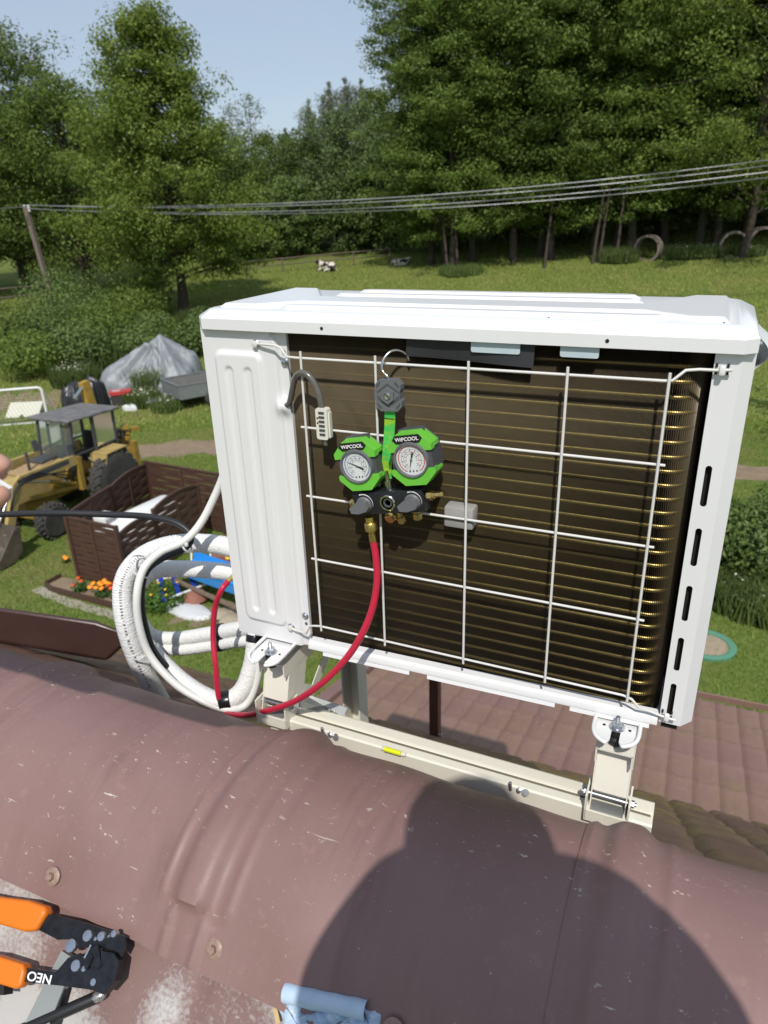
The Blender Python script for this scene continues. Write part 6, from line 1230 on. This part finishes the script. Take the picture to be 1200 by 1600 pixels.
# middle distance willows and far birches
MIDP = [(-38.8501, 55.6327, 2.5666), (-37.3209, 58.5567, 2.8948), (-32.5267, 56.0580, 2.9121), (-29.7881, 56.7610, 3.1198), (-26.1437, 54.7836, 3.0601), (-23.9169, 54.8484, 3.1482), (-38.9912, 52.4784, 2.3984)]
MIDL = ['rounded willow behind the fence, right of the bright tree', 'second rounded willow behind the rail fence', 'grey green willow behind the lying cow', 'large willow behind the cow, below the far birches', 'willow merging into the left end of the alder row', 'low willow under the first alder', 'dark willow next to the bright tree trunk']
MIDH = [9.5, 10.5, 9.5, 11, 11.5, 10, 11]; mp_ = None
for k, (p, lab) in enumerate(zip(MIDP, MIDL)):
    x, y = p[0]*1.12, p[1]*1.12; q = (x, y, gz(x, y))
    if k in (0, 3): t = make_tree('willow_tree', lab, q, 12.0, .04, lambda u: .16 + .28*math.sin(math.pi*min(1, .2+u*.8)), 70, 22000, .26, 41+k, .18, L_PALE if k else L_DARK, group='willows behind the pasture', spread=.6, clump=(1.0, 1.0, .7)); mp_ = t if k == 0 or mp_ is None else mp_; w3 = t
    else: t = dup(w3, loc=q, label=lab)
    s = MIDH[k]/12; t.scale = (s, s, s); t.rotation_euler.z = k*1.3
hedge_prof = lambda u: .3 + .2*math.sin(math.pi*u)
for k, (u0, lab) in enumerate((((370, 'hedge shrub right of the bright tree trunk'), (-37.4544, 52.8119, 2.3779)), ((420, 'hedge shrub behind the left part of the rail fence'), (-35.3023, 54.7972, 2.6420)), ((470, 'hedge shrub left of the lying cow'), (-32.2894, 54.5486, 2.7706)), ((560, 'hedge shrub right of the lying cow'), (-27.1054, 54.9843, 3.0445)), ((600, 'hedge shrub left of the shaded cow'), (-24.4606, 54.4386, 3.0834)))):
    nm = u0[1]; p = lab; q = (p[0]*1.06, p[1]*1.06, gz(p[0]*1.06, p[1]*1.06))
    if k == 0: hs_ = make_tree('hedge_shrub', nm, q, 6.0, .02, hedge_prof, 36, 9000, .26, 61, .1, L_BUSH, group='hedge shrubs behind the pasture', spread=.5)
    else: t = dup(hs_, loc=q, rz=k*1.1, label=nm); t.scale = (1, 1, .8+.12*k)
fb_ = None
for k, (p, H, lab) in enumerate(((( (-64.2806, 107.1807, 9.3018) ), 20, 'pale far birch standing apart in the gap'), (((-63.6548, 113.3262, 9.2917)), 22, 'left one of the pale far birches in a clump'), (((-59.9234, 113.0862, 9.1683)), 23.5, 'middle one of the pale far birches in a clump'), (((-59.1051, 118.0083, 9.1497)), 24, 'tallest pale far birch of the clump'), (((-54.6191, 114.6376, 8.9961)), 22.5, 'right one of the pale far birches beside the alders'))):
    q = (p[0], p[1], gz(p[0], p[1]))
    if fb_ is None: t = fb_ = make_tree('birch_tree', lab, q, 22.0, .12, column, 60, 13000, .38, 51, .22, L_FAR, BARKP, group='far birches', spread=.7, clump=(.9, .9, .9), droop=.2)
    else: t = dup(fb_, loc=q, label=lab, rz=k*1.7)
    hgt = (H - 5.0) / 22.0 ; t.scale = (hgt*.8, hgt*.8, hgt*(.86 if k == 0 else 1))
for k, (p, lab) in enumerate((((-68.4298, 98.5647, 8.5366), 'nearly bare thin tree left of two in the sky gap'), ((-67.1460, 101.8490, 8.4813), 'nearly bare thin tree right of two in the sky gap'))):
    q = (p[0], p[1], gz(p[0], p[1])); t = make_tree('bare_tree', lab, q, 16 + 1.5*k, .3, column, 46, 1100, .32, 71+k, .2, L_FAR, BARKP, group='bare trees in the gap', spread=.4, droop=-.5)
# a far wood behind everything closes the gaps
rng = np.random.default_rng(5); Vs = []; Fs = []; off = 0
for k in range(200):
    a = R(-46 + 92*k/200); d = 118 + 26*rng.random(); x = d*(math.cos(a)*HX + math.sin(a)*HY); y = d*(math.cos(a)*HY - math.sin(a)*HX); h = 5.5 + 4*rng.random() + (6 if a > R(2) else 0) + (5 if a < R(-16) else 0)
    V, F = leaf_cluster(700, (x, y, gz(x, y)+h*.5), (3.4, 3.4, h*.62), .75, .8, rng); Vs.append(V); Fs.append(F+off); off += len(V)
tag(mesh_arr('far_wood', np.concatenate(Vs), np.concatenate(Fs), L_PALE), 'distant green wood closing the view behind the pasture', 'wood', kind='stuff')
# shrubs and weeds on the left slope
SH = [((-27.2, 22.0), 1.7, 2.0, 'dark round shrub at the left edge above the goal'), ((-25.7, 23.6), 1.6, 2.2, 'dark shrub right above the goal post'), ((-29.5, 25.5), 2.0, 2.4, 'grey green shrub behind the dark shrub at the left edge'), ((-27.5, 27.0), 1.9, 2.3, 'shrub between the pole foot and the goal'), ((-24.2, 25.8), 1.5, 1.7, 'shrub left of the silver tarpaulin'), ((-31.5, 29.2), 2.3, 2.6, 'light green shrub at the foot of the pole'), ((-29.3, 31.0), 2.0, 2.3, 'shrub right of the leaning pole'), ((-26.7, 29.2), 1.5, 1.5, 'low shrub in front of the picket fence'), ((-34.2, 30.8), 2.6, 3.2, 'tall shrub left of the leaning pole'), ((-31.8, 34.6), 2.1, 2.6, 'shrub below the bright tree crown'), ((-24.2, 30.6), 1.0, 1.5, 'dark shrub at the right end of the picket fence'), ((-22.2, 27.4), 1.2, 1.7, 'dark shrub behind the silver tarpaulin beside the unit'), ((-31.2, 24.2), 2.2, 2.6, 'broad shrub cut by the left edge')]
for k, (xy, rad, h, lab) in enumerate(SH): plant('shrub', lab, 'shrub', xy, rad, h, 3600, .16, L_BUSH if k % 3 else L_DARK, 'shrubs on the left slope', stems=5)
# tall weeds, each clump a thing
WEED = leafmat('weed_leaf', (.08, .13, .03), (.15, .19, .055), .3)
def weeds(xy, rad, h, n, lab, grp, fl=None):
    x, y = xy; z = gz(x, y); t = thing('weed_clump', lab, 'weeds', (x, y, z), grp); r = RNG
    a = r.random(n)*6.283; q = rad*np.sqrt(r.random(n)); bx = q*np.cos(a); by = q*np.sin(a); th = r.random(n)*6.283; hh = h*(.45+.65*r.random(n)); w_ = .02+.02*r.random(n)
    V = np.stack([np.stack([bx-w_*np.cos(th), by-w_*np.sin(th), 0*bx], 1), np.stack([bx+w_*np.cos(th), by+w_*np.sin(th), 0*bx], 1), np.stack([bx+.18*h*r.normal(size=n), by+.18*h*r.normal(size=n), hh], 1)], 1).reshape(-1, 3)
    mesh_arr('blades', V, np.arange(3*n).reshape(-1, 3), WEED, parent=t)
    V, F = leaf_cluster(n//2, (0, 0, h*.45), (rad, rad, h*.45), .10); mesh_arr('foliage', V, F, WEED, parent=t)
    if fl:
        V, F = leaf_cluster(fl, (0, 0, h*.85), (rad*.9, rad*.9, h*.25), .07); o = mesh_arr('white_flowers', V, F, mat('flower_white', (.72, .70, .58), .8), parent=t); o['kind'] = 'stuff'
for xy, rad, h, fl, lab in (((-25.5655, 24.1775), 1.5, 1.2, 0, 'tall weeds left of the silver tarpaulin'), ((-26.0924, 25.7643), 1.4, 1.2, 0, 'tall weeds behind the left foot of the tarpaulin'), ((-24.4300, 21.8952), 1.0, .9, 130, 'weeds with white flowers above the black tarp'), ((-20.5509, 22.0218), .8, 1.1, 40, 'weeds growing in front of the silver tarpaulin'), ((-19.6474, 20.5989), .7, .6, 120, 'white flowering weeds right of the red lidded box'), ((-18.3408, 20.4057), .6, .5, 40, 'weeds under the trailer drawbar'), ((-26.3805, 27.6390), 1.4, 1.0, 0, 'weeds between the picket fence and the tarpaulin'), ((-26.2255, 32.7553), 1.2, 1.0, 0, 'weeds right of the bright tree trunk'), ((-29.6773, 24.6195), 1.6, 1.1, 0, 'weeds at the left edge above the shrubs'), ((-24.6395, 28.0796), 1.0, .9, 0, 'dry weeds behind the tarpaulin peak'),
                             ((1.4272, 13.1384), .9, .55, 20, 'dry tall grass at the foot of the right hedge'), ((1.8969, 13.0792), .9, .55, 10, 'dry tall grass at the right edge below the hedge'), ((0.8820, 13.4264), .9, .55, 10, 'dry tall grass beside the unit below the hedge'), ((-2.7088, 53.1295), 1.4, .8, 30, 'bright weeds between the leftmost and middle rings'), ((-6.3949, 51.9529), 1.4, 1.0, 0, 'weeds left of the leftmost ring'), ((-1.1760, 53.5499), 1.4, .8, 30, 'weeds left of the middle ring'), ((1.4664, 53.9670), 1.0, .6, 30, 'weeds between the two right rings'), ((-16.0270, 48.0432), 1.5, .7, 0, 'weeds at the foot of the leaning thin trunks')):
    weeds(xy, rad, h, 1500, lab, 'weed clumps', fl)
for k, (p, lab) in enumerate(((( 1.4, 14.0), 'leafy hedge bush right of the unit, nearest the frame edge'), ((2.4, 14.3), 'leafy hedge bush cut by the right edge'), ((.6, 13.9), 'leafy hedge bush mostly hidden by the white unit'), ((1.9, 15.3), 'hedge bush behind the others by the dirt track'))):
    plant('hedge_bush', lab, 'bush', p, .8, 1.75, 2600, .11, L_BUSH, 'hedge bushes on the right', stems=4)
# a tree standing out of frame at the right throws its shadow on the lawn
make_tree('garden_tree', 'small garden tree outside the right edge whose shadow falls on the lawn', gp3(5.6, 22.5), 6.5, .25, ovoid, 30, 6000, .22, 91, .1, L_MID)
